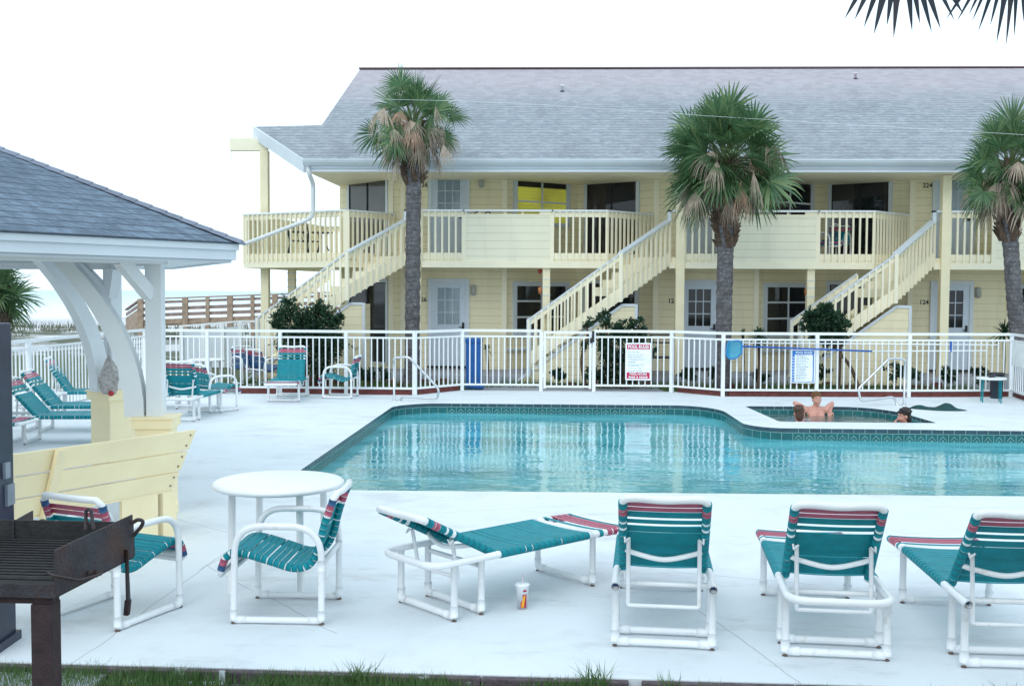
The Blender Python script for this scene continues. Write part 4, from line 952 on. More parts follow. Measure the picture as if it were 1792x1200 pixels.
def lounger(label, loc, rz, ang=54, loop=True, group='strap loungers around the pool', seed=0):
    root = thing('sun_lounger', label, 'sun lounger', loc, rz, group); r = .0228; hw = .275; zr = .36; rr = random.Random(seed)
    mb = MB(); yr = -.16 if loop else -.055
    if loop: mb.tube(fillet([(-hw, 1.56, zr - .01), (-hw, 1.23, zr), (-hw, .10, zr), (-hw, yr, zr), (hw, yr, zr), (hw, .10, zr), (hw, 1.23, zr), (hw, 1.56, zr - .01)], [0, .05, .05, .17, .17, .05, .05, 0], 7), r, 12)
    else:
        for s in (-1, 1):
            mb.tube([(s * hw, yr, zr), (s * hw, 1.56, zr - .01)], r, 12, caps=False); mb.tube([(s * hw, yr - .0, zr), (s * hw, yr + .05, zr)], r * .8, 12, caps=False)
            mb.tube([(s * hw, yr + .045, zr), (s * hw, yr + .05, zr)], r * .8, 12, 3)
    mb.tube(fillet([(-hw, 1.55, zr - .01), (-hw, 1.60, zr - .012), (hw, 1.60, zr - .012), (hw, 1.55, zr - .01)], .05, 5), r, 12)
    mb.tube([(-hw, 1.23, zr), (hw, 1.23, zr)], r * .9, 10); mb.tube([(-hw, .22, zr - .05), (hw, .22, zr - .05)], r * .7, 10)
    for s in (-1, 1): mb.tube([(s * hw, 1.19, zr), (s * hw, 1.27, zr)], r * 1.17, 12)
    mb.build('frame', FM, root, world=False)
    for y in (0., .22, 1.23):
        if y == 0. or True:
            mb = MB(); mb.tube(fillet([(-hw, y, zr - .01), (-hw, y, r + .008), (hw, y, r + .008), (hw, y, zr - .01)], .018, 3), r * .95, 12)
            for s in (-1, 1): mb.tube([(s * hw, y, .03), (s * hw, y, .10)], r * 1.13, 12); mb.tube([(s * (hw - .01), y, r + .008), (s * (hw - .08), y, r + .008)], r * 1.13, 12); mb.ball((s * hw, y, .004), (.017, .017, .006), 4)
            mb.build('leg_frame', FM, root, world=False)
    # seat straps
    sp = []; y = .37
    while y < 1.17: w_ = .050; sp.append((y - .35, y - .35 + w_, TE)); y += w_ + rr.choice((.002, .003, .004, .009))
    straps([(.35, zr), (1.6, zr)], hw, r, sp, root, 'seat', .012)
    straps([(1.26, zr), (1.62, zr - .012)], hw, r, [(.02, .055, TE), (.10, .145, PK), (.16, .2, PK), (.215, .255, PK), (.275, .30, TE)], root, 'foot_straps', .008)
    # backrest
    a = R(ang); L = .655; hb = .238; hy, hz = .37, zr - .005; dy, dz = -math.cos(a), math.sin(a)
    pt = lambda s, x, o=0.: (x, hy + dy * s + dz * o * -1, hz + dz * s + dy * o * -1 * -1)
    mb = MB(); tp = [pt(.0, -hb), pt(L - .10, -hb), pt(L, -hb + .0), pt(L + .005, -hb + .09), pt(L - .012, 0), pt(L + .005, hb - .09), pt(L, hb), pt(L - .10, hb), pt(.0, hb)]
    mb.tube(fillet(tp, [0, .03, .07, .06, .12, .06, .07, .03, 0], 6), r, 12)
    bf = mb.build('backrest_frame', FM, root, world=False)
    sp = []; s = .02
    while s < L - .30: w_ = .050 + rr.uniform(-.002, .002); sp.append((s, min(s + w_, L - .245), TE)); s += w_ + rr.choice((.002, .002, .003, .007))
    sp += [(L - .238, L - .205, TE), (L - .183, L - .160, TE), (L - .157, L - .134, TE), (L - .128, L - .096, PK), (L - .088, L - .056, PK)]
    # path normal faces the sitter
    straps([(hy, hz), (hy + dy * L, hz + dz * L)][::-1], hb, r, [(L - b_, L - a_, m) for a_, b_, m in sp], root, 'backrest', .006)
    mb = MB()
    for sx in (-1, 1): mb.tube([pt(L - .075, sx * hb), pt(L - .028, sx * hb)], r + .004, 10, TE)
    mb.build('corner_wrap', FM, bf, world=False)
    mb = MB()
    q0 = Vector(pt(.34, 0)); zb = .215 if not loop else .24; yb = .09
    mb.tube(fillet([(-.205, q0.y - .03, q0.z - .02), (-.205, yb, zb), (.205, yb, zb), (.205, q0.y - .03, q0.z - .02)], .012, 3), .0125, 8)
    q1 = Vector(pt(.20, 0)); mb.tube(crom([(-hb, q1.y, q1.z), (-.16, q1.y - .035, q1.z - .02), (0, q1.y - .06, q1.z - .045), (.16, q1.y - .035, q1.z - .02), (hb, q1.y, q1.z)], 5), .016, 8)
    for sx in (-1, 1):
        c = Vector(pt(.35, sx * (hb - .012))); mb.tube([c + Vector((0, -.03, -.02)), c + Vector((0, -.05, -.045)), c + Vector((-sx * .03, -.045, -.02))], .007, 6)
    mb.build('support_bar', FM, root, world=False)
    return root
def chair(label, loc, rz, group='strap armchairs around the pool', dark=False):
    root = thing('strap_armchair', label, 'armchair', loc, rz, group); r = .0205; hx = .275
    for s in (-1, 1):
        x = s * hx; mb = MB()
        mb.tube(fillet([(x, -.27, r + .006), (x, -.27, .60), (x, .26, .60), (x, .27, r + .006)], [.02, .19, .17, .02], 8, True), r, 12, closed=True)
        for y in (-.27, .27): mb.tube([(x, y, .03), (x, y, .09)], r * 1.13, 12); mb.ball((x, y, .006), (.018, .018, .007), 4)
        mb.tube([(x, -.26, r + .006), (x, -.19, r + .006)], r * 1.13, 12); mb.tube([(x, .26, r + .006), (x, .19, r + .006)], r * 1.13, 12)
        mb.tube([(x, -.27, .33), (x, -.27, .40)], r * 1.13, 12)
        mb.build('arm_frame', FM, root, world=False)
    hw = .232
    prof = crom([(.36, .315), (.325, .40), (.24, .425), (.05, .375), (-.09, .335), (-.19, .36), (-.245, .46), (-.28, .60), (-.335, .76)], 6); 
    prof = [(p.y, p.z) for p in crom([(0, a, b) for a, b in ((.36, .315), (.325, .40), (.24, .425), (.05, .375), (-.09, .335), (-.19, .36), (-.245, .46), (-.28, .60), (-.335, .76))], 6)]
    mb = MB()
    e = prof[-1]; lo_ = prof[0]
    pts = [(-hw, y, z) for y, z in prof] + [(-hw + .03, e[0] - .02, e[1] + .035), (-.1, e[0] - .035, e[1] + .035), (.1, e[0] - .035, e[1] + .035), (hw - .03, e[0] - .02, e[1] + .035)] + [(hw, y, z) for y, z in prof[::-1]] + [(hw - .03, lo_[0] + .01, lo_[1] - .03), (-hw + .03, lo_[0] + .01, lo_[1] - .03)]
    mb.tube(pts, r, 10, closed=True)
    mb.tube([(-hx, -.27, .37), (hx, -.27, .37)], r * .9, 10); mb.tube([(-hx, .26, .35), (hx, .26, .35)], r * .9, 10); mb.tube([(-hx, -.0, .31), (hx, -.0, .31)], r * .8, 10) if False else None
    mb.build('seat_frame', FM, root, world=False)
    sp = [(.0, .035, BLU), (.035, .075, PK)]; s = .085; i = 0
    P = [Vector((0, *q)) for q in prof]; Lt = sum((b - a).length for a, b in zip(P, P[1:]))
    while s < Lt - .14: sp.append((s, s + .034, BLU if dark else TE)); s += .034 + (.0035 if i % 3 else .009); i += 1
    sp += [(s + .006, s + .036, PK), (s + .042, s + .072, PK)]
    straps(prof[::-1], hw, r, [(Lt - b_, Lt - a_, m) for a_, b_, m in sp], root, 'sling', .0)
    mb = MB()
    for sx in (-1, 1): mb.tube([Vector((sx * hw, e[0] + .01, e[1] - .035)), Vector((sx * hw, e[0], e[1]))], r + .004, 10, BLU)
    mb.build('corner_wrap', FM, root, world=False)
    return root
def place(x, d):
    u = 896 + F * x / d; q = at(u, 511 + (u - 896) * .005 + CZ * F / d, z=0.); return (q.x, q.y, 0)
def hd(deg): return YAW - R(deg)       # heading: deg to the right of the view axis
G1 = 'strap loungers around the pool'
lounger('teal strap lounger seen from behind with open rail ends, left of the three straight ones', place(.865, 6.18), hd(7), 51, False, G1, 1)
lounger('teal strap lounger seen from behind with looped rear rail, middle of three', place(1.803, 6.02), hd(7.5), 51, True, G1, 2)
lounger('teal strap lounger with open rail ends cut off by the right edge', place(2.735, 5.86), hd(5), 50, False, G1, 3)
lounger('teal strap lounger lying diagonally and nearly flat beside the paper cup', place(-.541, 6.86), hd(48), 27, True, G1, 4)
lounger('upright teal strap lounger facing the camera against the rear fence', place(-4.10, 21.0 - .35), hd(181), 62, False, G1, 5) if False else None
D0 = lounger('upright teal strap lounger facing the camera in front of the rear fence', place(-4.27, 20.95 - .02), hd(177), 66, False, G1, 6); D0.location = place(-4.25, 21.02)
lounger('teal strap lounger seen from behind beside the nearer gazebo post', place(-5.20, 16.75), hd(4), 60, True, G1, 7)
lounger('reclined teal lounger behind the gazebo, upright back nearest the side fence', place(-7.62, 17.7), hd(78), 58, True, G1, 8)
lounger('teal lounger behind the gazebo with its back beside the far post', place(-7.0, 18.5), hd(78), 55, True, G1, 9)
lounger('teal lounger behind the gazebo, second row from the fence', place(-6.95, 15.6), hd(84), 50, True, G1, 10)
lounger('teal lounger behind the gazebo, third row from the fence', place(-6.62, 14.4), hd(86), 48, True, G1, 11)
lounger('nearest teal lounger behind the gazebo with its white leg frame showing', place(-7.75, 13.75), hd(90), 40, True, G1, 12)
G2 = 'strap armchairs around the pool'
chair('teal strap armchair in profile beside the round white table', place(-1.42, 6.86), hd(-88), G2)
chair('teal strap armchair seen from behind over the rusty grill', place(-2.49, 6.79), hd(24), G2)
chair('teal strap armchair in profile by the rear pool fence', place(-3.29, 20.72), hd(-86), G2)
chair('teal strap armchair behind the gazebo post near the small table', place(-5.05, 18.3), hd(40), G2)
chair('faded teal strap armchair standing on the grass behind the fence', place(-5.25, 23.0), hd(35), G2, True)
chair('blue strap armchair stacked beside the faded one behind the fence', place(-5.75, 23.6), hd(140), G2, True)
def table(label, loc, rt, h, legr, name='patio_table', m='table_white', tc=None, lm=None, nl=4, rot=.6, off=.75, group=None):
    root = thing(name, label, 'table', loc, rot, group); mb = MB()
    mb.lathe((0, 0, h - .04), [(0, 0), (rt - .05, 0), (rt - .015, .0), (rt, .012), (rt, .028), (rt - .012, .038), (rt - .03, .04), (0, .04)], 48, cap=False); mb.build('table_top', tc or m, root, world=False)
    for i in range(nl):
        a = 2 * math.pi * i / nl; x, y = rt * off * math.cos(a), rt * off * math.sin(a); mb = MB(); mb.tube([(x * 1.04, y * 1.04, .0), (x, y, h - .035)], legr, 12); mb.ball((x * 1.04, y * 1.04, .004), (legr * 1.1, legr * 1.1, .012), 0); mb.build('leg', lm or m, root, world=False)
    return root
tq = at(488, 840, z=.73)
table('large round white plastic table beside the profile armchair', (tq.x, tq.y, 0), .445, .73, .024, rot=R(38))
q = at(78, 688, z=.36); table('low round white side table between the loungers behind the gazebo', (q.x, q.y, 0), .27, .36, .02)
q = at(362, 628, z=.62); table('round white table behind the armchair near the rear fence', (q.x, q.y, 0), .36, .62, .02)
q = at(215, 668, z=.4); table('small white side table glimpsed between the two gazebo posts', (q.x, q.y, 0), .25, .4, .02)
q = at(1735, 660, z=.47); table('small cream side table on thin teal legs by the black bin', (q.x, q.y, 0), .27, .47, .012, 'side_table', 'table_white', 'table_white', 'strap_teal', 4, .5, .8)
SQ = q
mb = MB(); mb.ball((SQ.x + .03, SQ.y, .50), (.06, .05, .03)); mb.ball((SQ.x - .03, SQ.y - .03, .49), (.05, .04, .02)); tag(mb.build('sandal', 'sheet_dark'), 'dark sandal lying on the small cream side table', 'sandal')
# black bin
q = at(1749, 698, z=0); root = thing('trash_bin', 'small round black rubbish bin beside the cream side table', 'bin', (q.x, q.y + .15, 0)); mb = MB(); mb.lathe((q.x, q.y + .15, 0), [(.11, 0), (.125, .44), (.145, .44), (.145, .485)], 20, cap=False); mb.lathe((q.x, q.y + .15, 0), [(.0, .02), (.105, .02)], 20, cap=False); mb.build('bin_body', 'bin_black', root); mb = MB(); mb.lathe((q.x, q.y + .15, 0), [(.15, .47), (.15, .50), (.12, .50), (.12, .47)], 20, cap=False); mb.build('rim', 'black', root)
# blue bin behind the fence
a = at(815, 684, Y=22.55); b = at(843, 592, Y=22.55); root = thing('blue_bin', 'tall bright blue plastic bin behind the fence beside the palm', 'bin', ((a.x + b.x) / 2 + .01, 22.7, 0))
mb = MB(); mb.b2((a.x, 22.55, .0), (b.x, 22.9, b.z - .1)); mb.b2((a.x - .01, 22.54, .0), (b.x + .04, 22.92, .06)); mb.build('bin_body', 'bin_blue', root, bev=.012); mb = MB(); mb.b2((a.x - .012, 22.53, b.z - .1), (b.x + .012, 22.92, b.z)); mb.build('lid', 'bin_blue', root, bev=.02)
# paper cup
q = at(914, 1064, z=0); root = thing('paper_cup', 'white paper drink cup with red and yellow design and a straw', 'cup', (q.x, q.y, 0)); mb = MB()
mb.lathe((q.x, q.y, 0), [(.0, .003), (.030, .003), (.031, .0), (.043, .150), (.045, .152), (.0, .15)], 28, cap=False); c = mb.build('cup', 'cup_white', root)
mb = MB(); mb.lathe((q.x, q.y, .150), [(.046, 0), (.048, .004), (.047, .010), (.040, .014), (.0, .014)], 28, cap=False); mb.build('lid', 'cup_white', c)
mb = MB()
def cupq(a0, a1, b0_, b1_, z0, z1, m, off):
    N = 5
    for i in range(N):
        t0, t1 = i / N, (i + 1) / N
        pp = lambda an, z: (q.x + (.031 + .012 * z / .15 + off) * math.sin(an), q.y - (.031 + .012 * z / .15 + off) * math.cos(an), z)
        mb.face([pp(a0 + (a1 - a0) * t0, z0), pp(a0 + (a1 - a0) * t1, z0), pp(b0_ + (b1_ - b0_) * t1, z1), pp(b0_ + (b1_ - b0_) * t0, z1)], m)
cupq(-.35, .85, -.30, .85, .012, .04, 0, .0008); cupq(-.30, .85, .12, .78, .04, .10, 0, .0008); cupq(-.18, .35, -.05, .42, .016, .05, 1, .0014); cupq(-.05, .42, .28, .58, .05, .095, 1, .0014); cupq(.10, .75, .15, .7, .118, .130, 0, .0008); mb.build('printed_mark', ['cup_red', 'cup_yellow'], c)
mb = MB(); mb.tube([(q.x, q.y, .155), (q.x + .002, q.y, .22)], .0035, 8); mb.build('straw', 'straw', root)
# chrome grab rails
def grab(label, pts, Y0, Y1, us):
    P = []
    for (u, v), y in zip(pts, us): P.append(at(u, v, Y=y))
    P[0].z = -.02; P[-1].z = -.02
    root = thing('grab_rail', label, 'handrail', (P[0].x, P[0].y, 0)); mb = MB(); mb.tube(fillet(P, .07, 6), .022, 12); mb.build('bent_tube', 'chrome', root)
    for q in (P[0], P[-1]): mb = MB(); mb.lathe((q.x, q.y, 0), [(.05, 0), (.048, .008), (.026, .016)], 16, cap=False); mb.build('floor_flange', 'chrome', root)
grab('bent chrome grab rail at the left corner of the main pool', [(690, 703), (689, 626), (715, 624), (768, 680), (766, 698), (704, 694), (699, 702)], 0, 0, [19.95, 19.95, 19.9, 19.75, 19.75, 19.9, 19.93])
grab('bent chrome grab rail at the right corner of the spa pool', [(1582, 708), (1584, 628), (1556, 627), (1502, 680), (1506, 702), (1564, 694), (1571, 708)], 0, 0, [19.95, 19.95, 19.95, 19.85, 19.8, 19.93, 19.93])
# skimmer net and poles hung on the fence
Yf = 21.22; root = thing('pool_skimmer', 'blue leaf skimmer net on a long blue and white pole along the fence', 'skimmer net', tuple(at(1285, 612, Y=Yf)))
mb = MB(); a_, b_, c_ = at(1300, 606, Y=Yf), at(1526, 614.5, Y=Yf + .07), at(1728, 613.5, Y=Yf + .16); mb.tube([a_, b_], .017, 8, 0); mb.tube([b_, c_], .012, 8, 1); mb.build('pole', ['pole_blue', 'fence_white'], root)
o = [at(u, v, Y=Yf - .02) for u, v in ((1274, 598), (1294, 596), (1299, 602), (1297, 619), (1288, 627), (1276, 628), (1271, 620))]
mb = MB(); fr_ = fillet(o, .05, 4, True); mb.tube(fr_, .016, 8, 0, closed=True); mb.build('net_rim', 'net_blue', root)
mb = MB(); cc = sum(fr_, Vector()) / len(fr_) + Vector((0, .05, 0))
for i in range(len(fr_)):
    a1_, b1_ = fr_[i], fr_[(i + 1) % len(fr_)]; am, bm_ = a1_.lerp(cc, .5) + Vector((0, .02, 0)), b1_.lerp(cc, .5) + Vector((0, .02, 0)); mb.face([a1_, b1_, bm_, am], 0, True); mb.face([am, bm_, cc], 0, True)
mb.build('net', 'net_mesh', root)
root = thing('telescopic_pole', 'long thin white telescopic pole hung above the skimmer pole', 'pole', tuple(at(1500, 602, Y=Yf))); mb = MB(); mb.tube([at(1302, 600, Y=Yf + .02), at(1748, 603.5, Y=Yf + .2)], .012, 8); mb.build('pole_tube', 'fence_white', root)
for u in (1664,): mb = MB(); mb.b2(tuple(at(u - 1, 616, Y=Yf + .12)), tuple(at(u + 1, 597, Y=Yf + .16))); mb.build('hook', 'pole_blue', root)
# towel
q0 = at(1640, 716, z=0); mb = MB(); nx, ny = 34, 14; rr = random.Random(5)
for j in range(ny + 1):
    for i in range(nx + 1):
        x, y = i / nx, j / ny; wd = .46 * (1 - abs(2 * x - 1) ** 3) ; px_ = (x - .5) * .92 + .02 * math.sin(y * 5 + x * 9); py_ = (y - .5) * .55 * (1 - .75 * abs(2 * x - 1) ** 2) - (x - .5) * .25
        h = .022 + .10 * math.exp(-((x - .66) / .13) ** 2 - ((y - .5) / .3) ** 2) + .05 * math.exp(-((x - .2) / .14) ** 2 - ((y - .5) / .35) ** 2); h *= (1 - abs(2 * y - 1) ** 3) * (1 - abs(2 * x - 1) ** 6)
        h += .012 * noise.noise(Vector((x * 9, y * 5, 1))) * (h > .01); mb.v.append(Vector((q0.x + px_, q0.y + py_, max(.004, h))))
for j in range(ny):
    for i in range(nx): b = j * (nx + 1) + i; mb.f.append([b, b + 1, b + nx + 2, b + nx + 1]); mb.m.append(0); mb.s.append(True); mb.uv.append(None)
tag(mb.build('towel', 'cloth_green'), 'crumpled dark green towel lying on the deck beside the spa', 'towel')

# ================================================================== GRILL and cabinet
gq = W(-1.965, 4.55); root = thing('barbecue_grill', 'rusty iron park barbecue grill on a square post in the left foreground', 'grill', (gq.x, gq.y, -.08))
def gp_(u, v, D): # a point on a plane at view depth D
    d = ray(u, v); f = Vector((-math.sin(YAW), math.cos(YAW), 0)); t = D / d.dot(f); return Vector((0, 0, CZ)) + d * t
A1, A2, A3, A4 = gp_(97, 962, 4.05), gp_(232, 900, 4.72), gp_(235, 972, 4.72), gp_(97, 1043, 4.05)   # right panel
iw = (A1 - A2).cross(Vector((0, 0, 1))).normalized(); iw = iw if iw.x < 0 else -iw
left = Vector((math.cos(YAW + R(176)), math.sin(YAW + R(176)), 0)); Lg = .62
th = .006
def plate(mb, pts, n, t=th, m=0): mb.extr(pts, n * t, m)
mb = MB(); plate(mb, [A1, A2, A3, A4], iw); sp_ = mb.build('side_panel', 'rust', root)
mb = MB(); B1, B2, B3, B4 = [q + left * Lg for q in (A1, A2, A3, A4)]
fwd = (A2 - A1).normalized()
plate(mb, [A2 + Z * -.035, B2 + Z * -.035, B3, A3], Vector((-left.y, left.x, 0)) * -1 if False else Vector((0, .01, 0)), 1.); mb.build('back_panel', 'char', root)
mb = MB(); plate(mb, [A4, A3, B3, B4], Vector((0, 0, -1)), .008); mb.build('fire_tray', 'char', root)
mb = MB(); plate(mb, [A4 + Z * .045, B4 + Z * .045, B4 - Z * .005, A4 - Z * .005], Vector((0, -1, 0)), .008); mb.build('front_lip', 'rust', root)
s1, s2 = gp_(24, 912, 4.75), gp_(58, 893, 5.0); mb = MB(); plate(mb, [s1 + Z * -.12, s2 + Z * -.08, s2, s1], Vector((-1, 0, 0)), .006); mb.build('side_panel', 'rust', root)
for i in range(15):   # grate bars
    t = (i + .5) / 15; mb = MB() if i == 0 else mb; g0 = A4.lerp(A3, t) + Z * .065; mb.tube([g0 + left * .02, g0 + left * Lg], .0045, 6)
for t in (.03, .97): g0 = A4.lerp(A3, t) + Z * .060; mb.tube([g0 + left * .012, g0 + left * Lg], .006, 6)
mb.tube([A4 + Z * .062 + left * .012, A3 + Z * .062 + left * .012], .006, 6); mb.build('grate', 'char', root)
mb = MB(); h0 = gp_(166, 1003, 4.3); mb.tube(fillet([h0 + iw * -.004, h0 - iw * .03, gp_(140, 1015, 4.15), gp_(97, 1008, 3.98), gp_(83, 1002, 4.0)], .02, 3), .006, 8); mb.tube([h0 - iw * .01, h0 + iw * .02], .016, 8); mb.build('handle', 'rust', root)
mb = MB(); hp = [gp_(231, 915, 4.70), gp_(241, 909, 4.70), gp_(250, 912, 4.7), gp_(247, 921, 4.7), gp_(240, 929, 4.7), gp_(233, 938, 4.7)]; mb.tube(crom(hp, 4), .0085, 8); mb.build('handle', 'rust', root)
mb = MB(); mb.tube(crom([gp_(66, 918, 4.8), gp_(72, 911, 4.8), gp_(79, 912, 4.8), gp_(83, 920, 4.8)], 4), .008, 8); mb.build('handle', 'rust', root)
c0 = gp_(80, 1052, 4.12); PZ = c0.z
mb = MB(); mb.b2((c0.x - .041, c0.y - .041, -.10), (c0.x + .041, c0.y + .041, PZ)); mb.build('post', 'rust_post', root, bev=.006)
mb = MB(); mb.b2((c0.x - .52, c0.y - .03, PZ - .0), (c0.x + .04, c0.y + .03, PZ + .035)); mb.build('bracket', 'rust_post', root)
# tools
mb = MB(); t0, t1, t2 = gp_(226, 958, 4.66), gp_(229, 1045, 4.66), gp_(231, 1072, 4.66); o_ = Vector((0, -.03, 0)); root = thing('grill_brush', 'long rusty grill brush hanging from the grill side', 'brush', tuple(t2 + o_)); mb.tube([t0 + o_, t1 + o_], [.008, .0105], 8); mb.build('rod', 'rust', root); mb = MB(); mb.beam(t1 + o_, t2 + o_ + Vector((-.012, 0, 0)), .028, .022); mb.build('brush_head', 'rust_post', root, bev=.004)
mb = MB(); k0, k1 = gp_(150, 925, 4.60), gp_(152, 893, 4.60); mb.tube([k0, k1 + Vector((-.004, 0, 0)), k1 + Vector((.006, 0, .006)), k1 + Vector((.018, 0, 0)), k0 + Vector((.035, 0, 0))], .008, 8); mb.tube([k0 + Vector((.004, 0, .03)), k0 + Vector((.03, .0, .02))], .006, 6); tag(mb.build('tongs', 'rust'), 'pair of rusty tongs standing up inside the grill', 'tongs')
cq = W(-3.0, 6.0); root = thing('metal_cabinet', 'tall dark blue metal cabinet cut off by the left edge', 'cabinet', (cq.x, cq.y, -.0))
e0 = W(-2.875, 5.90); mb = MB(); ca = YAW + R(0)
def cb(x0, x1, y0, y1, z0, z1, m, name, root=root, bev=0.):
    mb = MB(); M = Matrix.Rotation(YAW, 3, 'Z'); mb.b2((x0, y0, z0), (x1, y1, z1), m); mb.v = [e0 + M @ v for v in mb.v]; return mb.build(name, ['sheet_dark', 'sheet_grey'], root, bev=bev)
cb(-.62, 0, -.0, .30, .04, 1.84, 0, 'cabinet_body', bev=.01); cb(-.60, -.012, -.018, -.001, .48, 1.80, 0, 'door', bev=.004); cb(-.60, -.005, -.018, -.001, .06, .46, 0, 'drawer', bev=.004)
cb(.001, .018, .16, .22, .96, 1.05, 1, 'hinge'); cb(.001, .018, .18, .27, .80, .92, 1, 'hinge'); cb(-.60, .02, -.03, .32, .0, .05, 0, 'plinth'); cb(.001, .03, .0, .31, .30, .34, 0, 'side_rail')

# ================================================================== DECK EDGE, GRASS
root = thing('deck_edging', 'weathered dark red brick edging along the front of the white deck', 'edging', (0, 5.6, -.07))
x = -3.6; rr = random.Random(11)
while x < 4.5:
    l = rr.choice((.39, .39, .8)); y = edge_y(x + l / 2); mb = MB(); mb.box((x + l / 2, y - .028, -.045 + .0), (l - .008, .05, .084), math.atan2(edge_y(x + l) - edge_y(x), l)); mb.build('brick', 'edge_brick' if 'edge_brick' in MATS else simple('edge_brick', (.10, .075, .085), .9, var=.5, scale=16., bmp=.8, bscale=50, dirt=((.62, .66, .70), 7., .60, .68)).name, root, bev=.008); x += l
    if rr.random() < .2: x += .06
tuf = MB(); rr = random.Random(21)
def blade(mb, x, y, h, w_, lean, a, z0=-.075):
    dx, dy = math.cos(a) * lean, math.sin(a) * lean; px_, py_ = -math.sin(a) * w_, math.cos(a) * w_
    if abs(math.cos(a)) > .0: px_, py_ = w_, 0
    P = lambda t, s: (x + dx * t * t + px_ * s * (1 - t * .8), y + dy * t * t + py_ * s, z0 + h * (t - .25 * t * t * lean * 4 if lean > .05 else t))
    mb.face([P(0, -1), P(0, 1), P(.5, 1), P(.5, -1)]); mb.face([P(.5, -1), P(.5, 1), P(1, 0)])
for i in range(26000):
    x = rr.uniform(-3.3, 3.6); y = edge_y(x) - .06 - rr.random() ** 1.5 * .5
    dens = noise.noise(Vector((x * 1.6, y * 2, 4))) + (.42 if x < .2 else .12)
    if dens < rr.uniform(.12, .42): continue
    blade(tuf, x, y, rr.uniform(.04, .125), .003, rr.uniform(.0, .05), rr.uniform(0, 6.28))
tag(tuf.build('grass_blades', 'grass_blade'), 'sparse green grass along the front edge of the deck', 'grass', kind='stuff')
def tuft(label, u, v, n, h, seed):
    q = at(u, v, z=-.07); rr = random.Random(seed); q.y = edge_y(q.x) - .07; mb = MB()
    for i in range(n): blade(mb, q.x + rr.gauss(0, .035), q.y + rr.gauss(0, .02), h * rr.uniform(.5, 1.05), .0045, rr.uniform(.01, .16), rr.uniform(0, 6.28))
    tag(mb.build('grass_tuft', 'grass_blade'), label, 'grass tuft', 'grass tufts at the deck edge')
tuft('spiky grass tuft against the deck edge below the left straight lounger', 1038, 1190, 60, .20, 1); tuft('arching grass tuft on the deck edge left of centre', 640, 1180, 60, .19, 2); tuft('low grass tuft at the deck edge left of the second straight lounger', 1160, 1195, 34, .15, 3); tuft('small broad green weed at the deck edge right of the arching tuft', 830, 1192, 30, .09, 4); tuft('grass tuft at the deck edge under the right hand lounger', 1720, 1198, 40, .13, 5); tuft('grass tuft at the deck edge beside the grill post', 190, 1168, 60, .12, 6); tuft('short clover tuft at the deck edge between the two right loungers', 1500, 1198, 30, .08, 7)
mb = MB(); mb.prism([(x, y) for x, y in ((-4, 4.2), (6, 4.2), (6, edge_y(6) + .02), (-4, edge_y(-4) + .02))], -.12, -.066); tag(mb.build('soil_strip', 'soil'), kind='structure')
mb = MB(); q = W(-2.65, 5.45); mb.b2((-3.9, 4.5, -.066), (-2.38, edge_y(-2.6) - .06, -.03)); tag(mb.build('paving_slab', 'slab_grey'), kind='structure')
root = thing('spilled_paint', 'dried white paint spill running down the front edge of the deck', 'paint spill', tuple(at(398, 1180, z=-.07)))
for u0, u1, dz in ((392, 402, 0), (325, 402, 1), (240, 262, 1), (515, 560, 1), (700, 745, 1)):
    a_, b_ = at(u0, 1184, z=-.06), at(u1, 1184, z=-.06); mb = MB()
    if dz == 0: mb.b2((a_.x, edge_y(a_.x) - .060, -.07), (b_.x, edge_y(a_.x) - .052, .004))
    else:
        x = a_.x
        while x < b_.x: mb.ball((x, edge_y(x) - .085 + rr.uniform(-.012, .012), -.06), (rr.uniform(.012, .03), rr.uniform(.01, .025), .014)); x += .02
    mb.build('paint_lump', 'gravel_white', root)

# ================================================================== PALMS
def fan(mb, hs, d, side, Rl, n, spread, droop, m, rr, w0=1.0, sep=.42, fold=.0, tipd=0.):
    d = d.normalized(); side = (side - d * side.dot(d)).normalized(); nn = d.cross(side); dth = 2 * spread / n
    for i in range(n):
        a = -spread + dth * (i + .5) + rr.gauss(0, dth * .18)
        e = (d * math.cos(a) + side * math.sin(a)); e = (e + nn * fold * abs(math.sin(a))).normalized(); s = (-d * math.sin(a) + side * math.cos(a))
        L = Rl * (.70 + .30 * math.cos(a * .62)) * rr.uniform(.86, 1.06); wm = sep * L * math.tan(dth / 2) * w0 * 1.08
        dr = droop * rr.uniform(.6, 1.4); k = rr.random(); tw = rr.uniform(-.3, .3)
        pr = []
        for t, w_ in ((.03, .08), (sep, 1.), (.72, .62), (.90, .30), (1., .03)):
            g = dr * t * t + (tipd * max(0, t - .6) ** 1.3 * 2.0 * (.3 + k)); kk = 1 - .25 * min(1, g)
            q = hs + e * L * t * kk + Vector((0, 0, -1)) * L * g * .8; sv = (s + nn * tw * t) * wm * w_
            pr.append((q - sv, q + sv))
        for (a0, a1), (b0, b1) in zip(pr, pr[1:]): pass
        b = len(mb.v)
        for a0, a1 in pr: mb.v += [a0, a1]
        for j in range(len(pr) - 1): mb.f.append([b + 2 * j, b + 2 * j + 1, b + 2 * j + 3, b + 2 * j + 2]); mb.m.append(m); mb.s.append(False); mb.uv.append(None)
def petiole(mb, a, b, m, r=.014, sag=.06):
    c = (a + b) / 2 + Vector((0, 0, sag)); mb.tube(crom([a, c, b], 4), [r * 1.5] * 3 + [r] * 6, 5, m)
PM = ['frond_green', 'petiole', 'frond_dead', 'frond_dead_red', 'boot_brown']
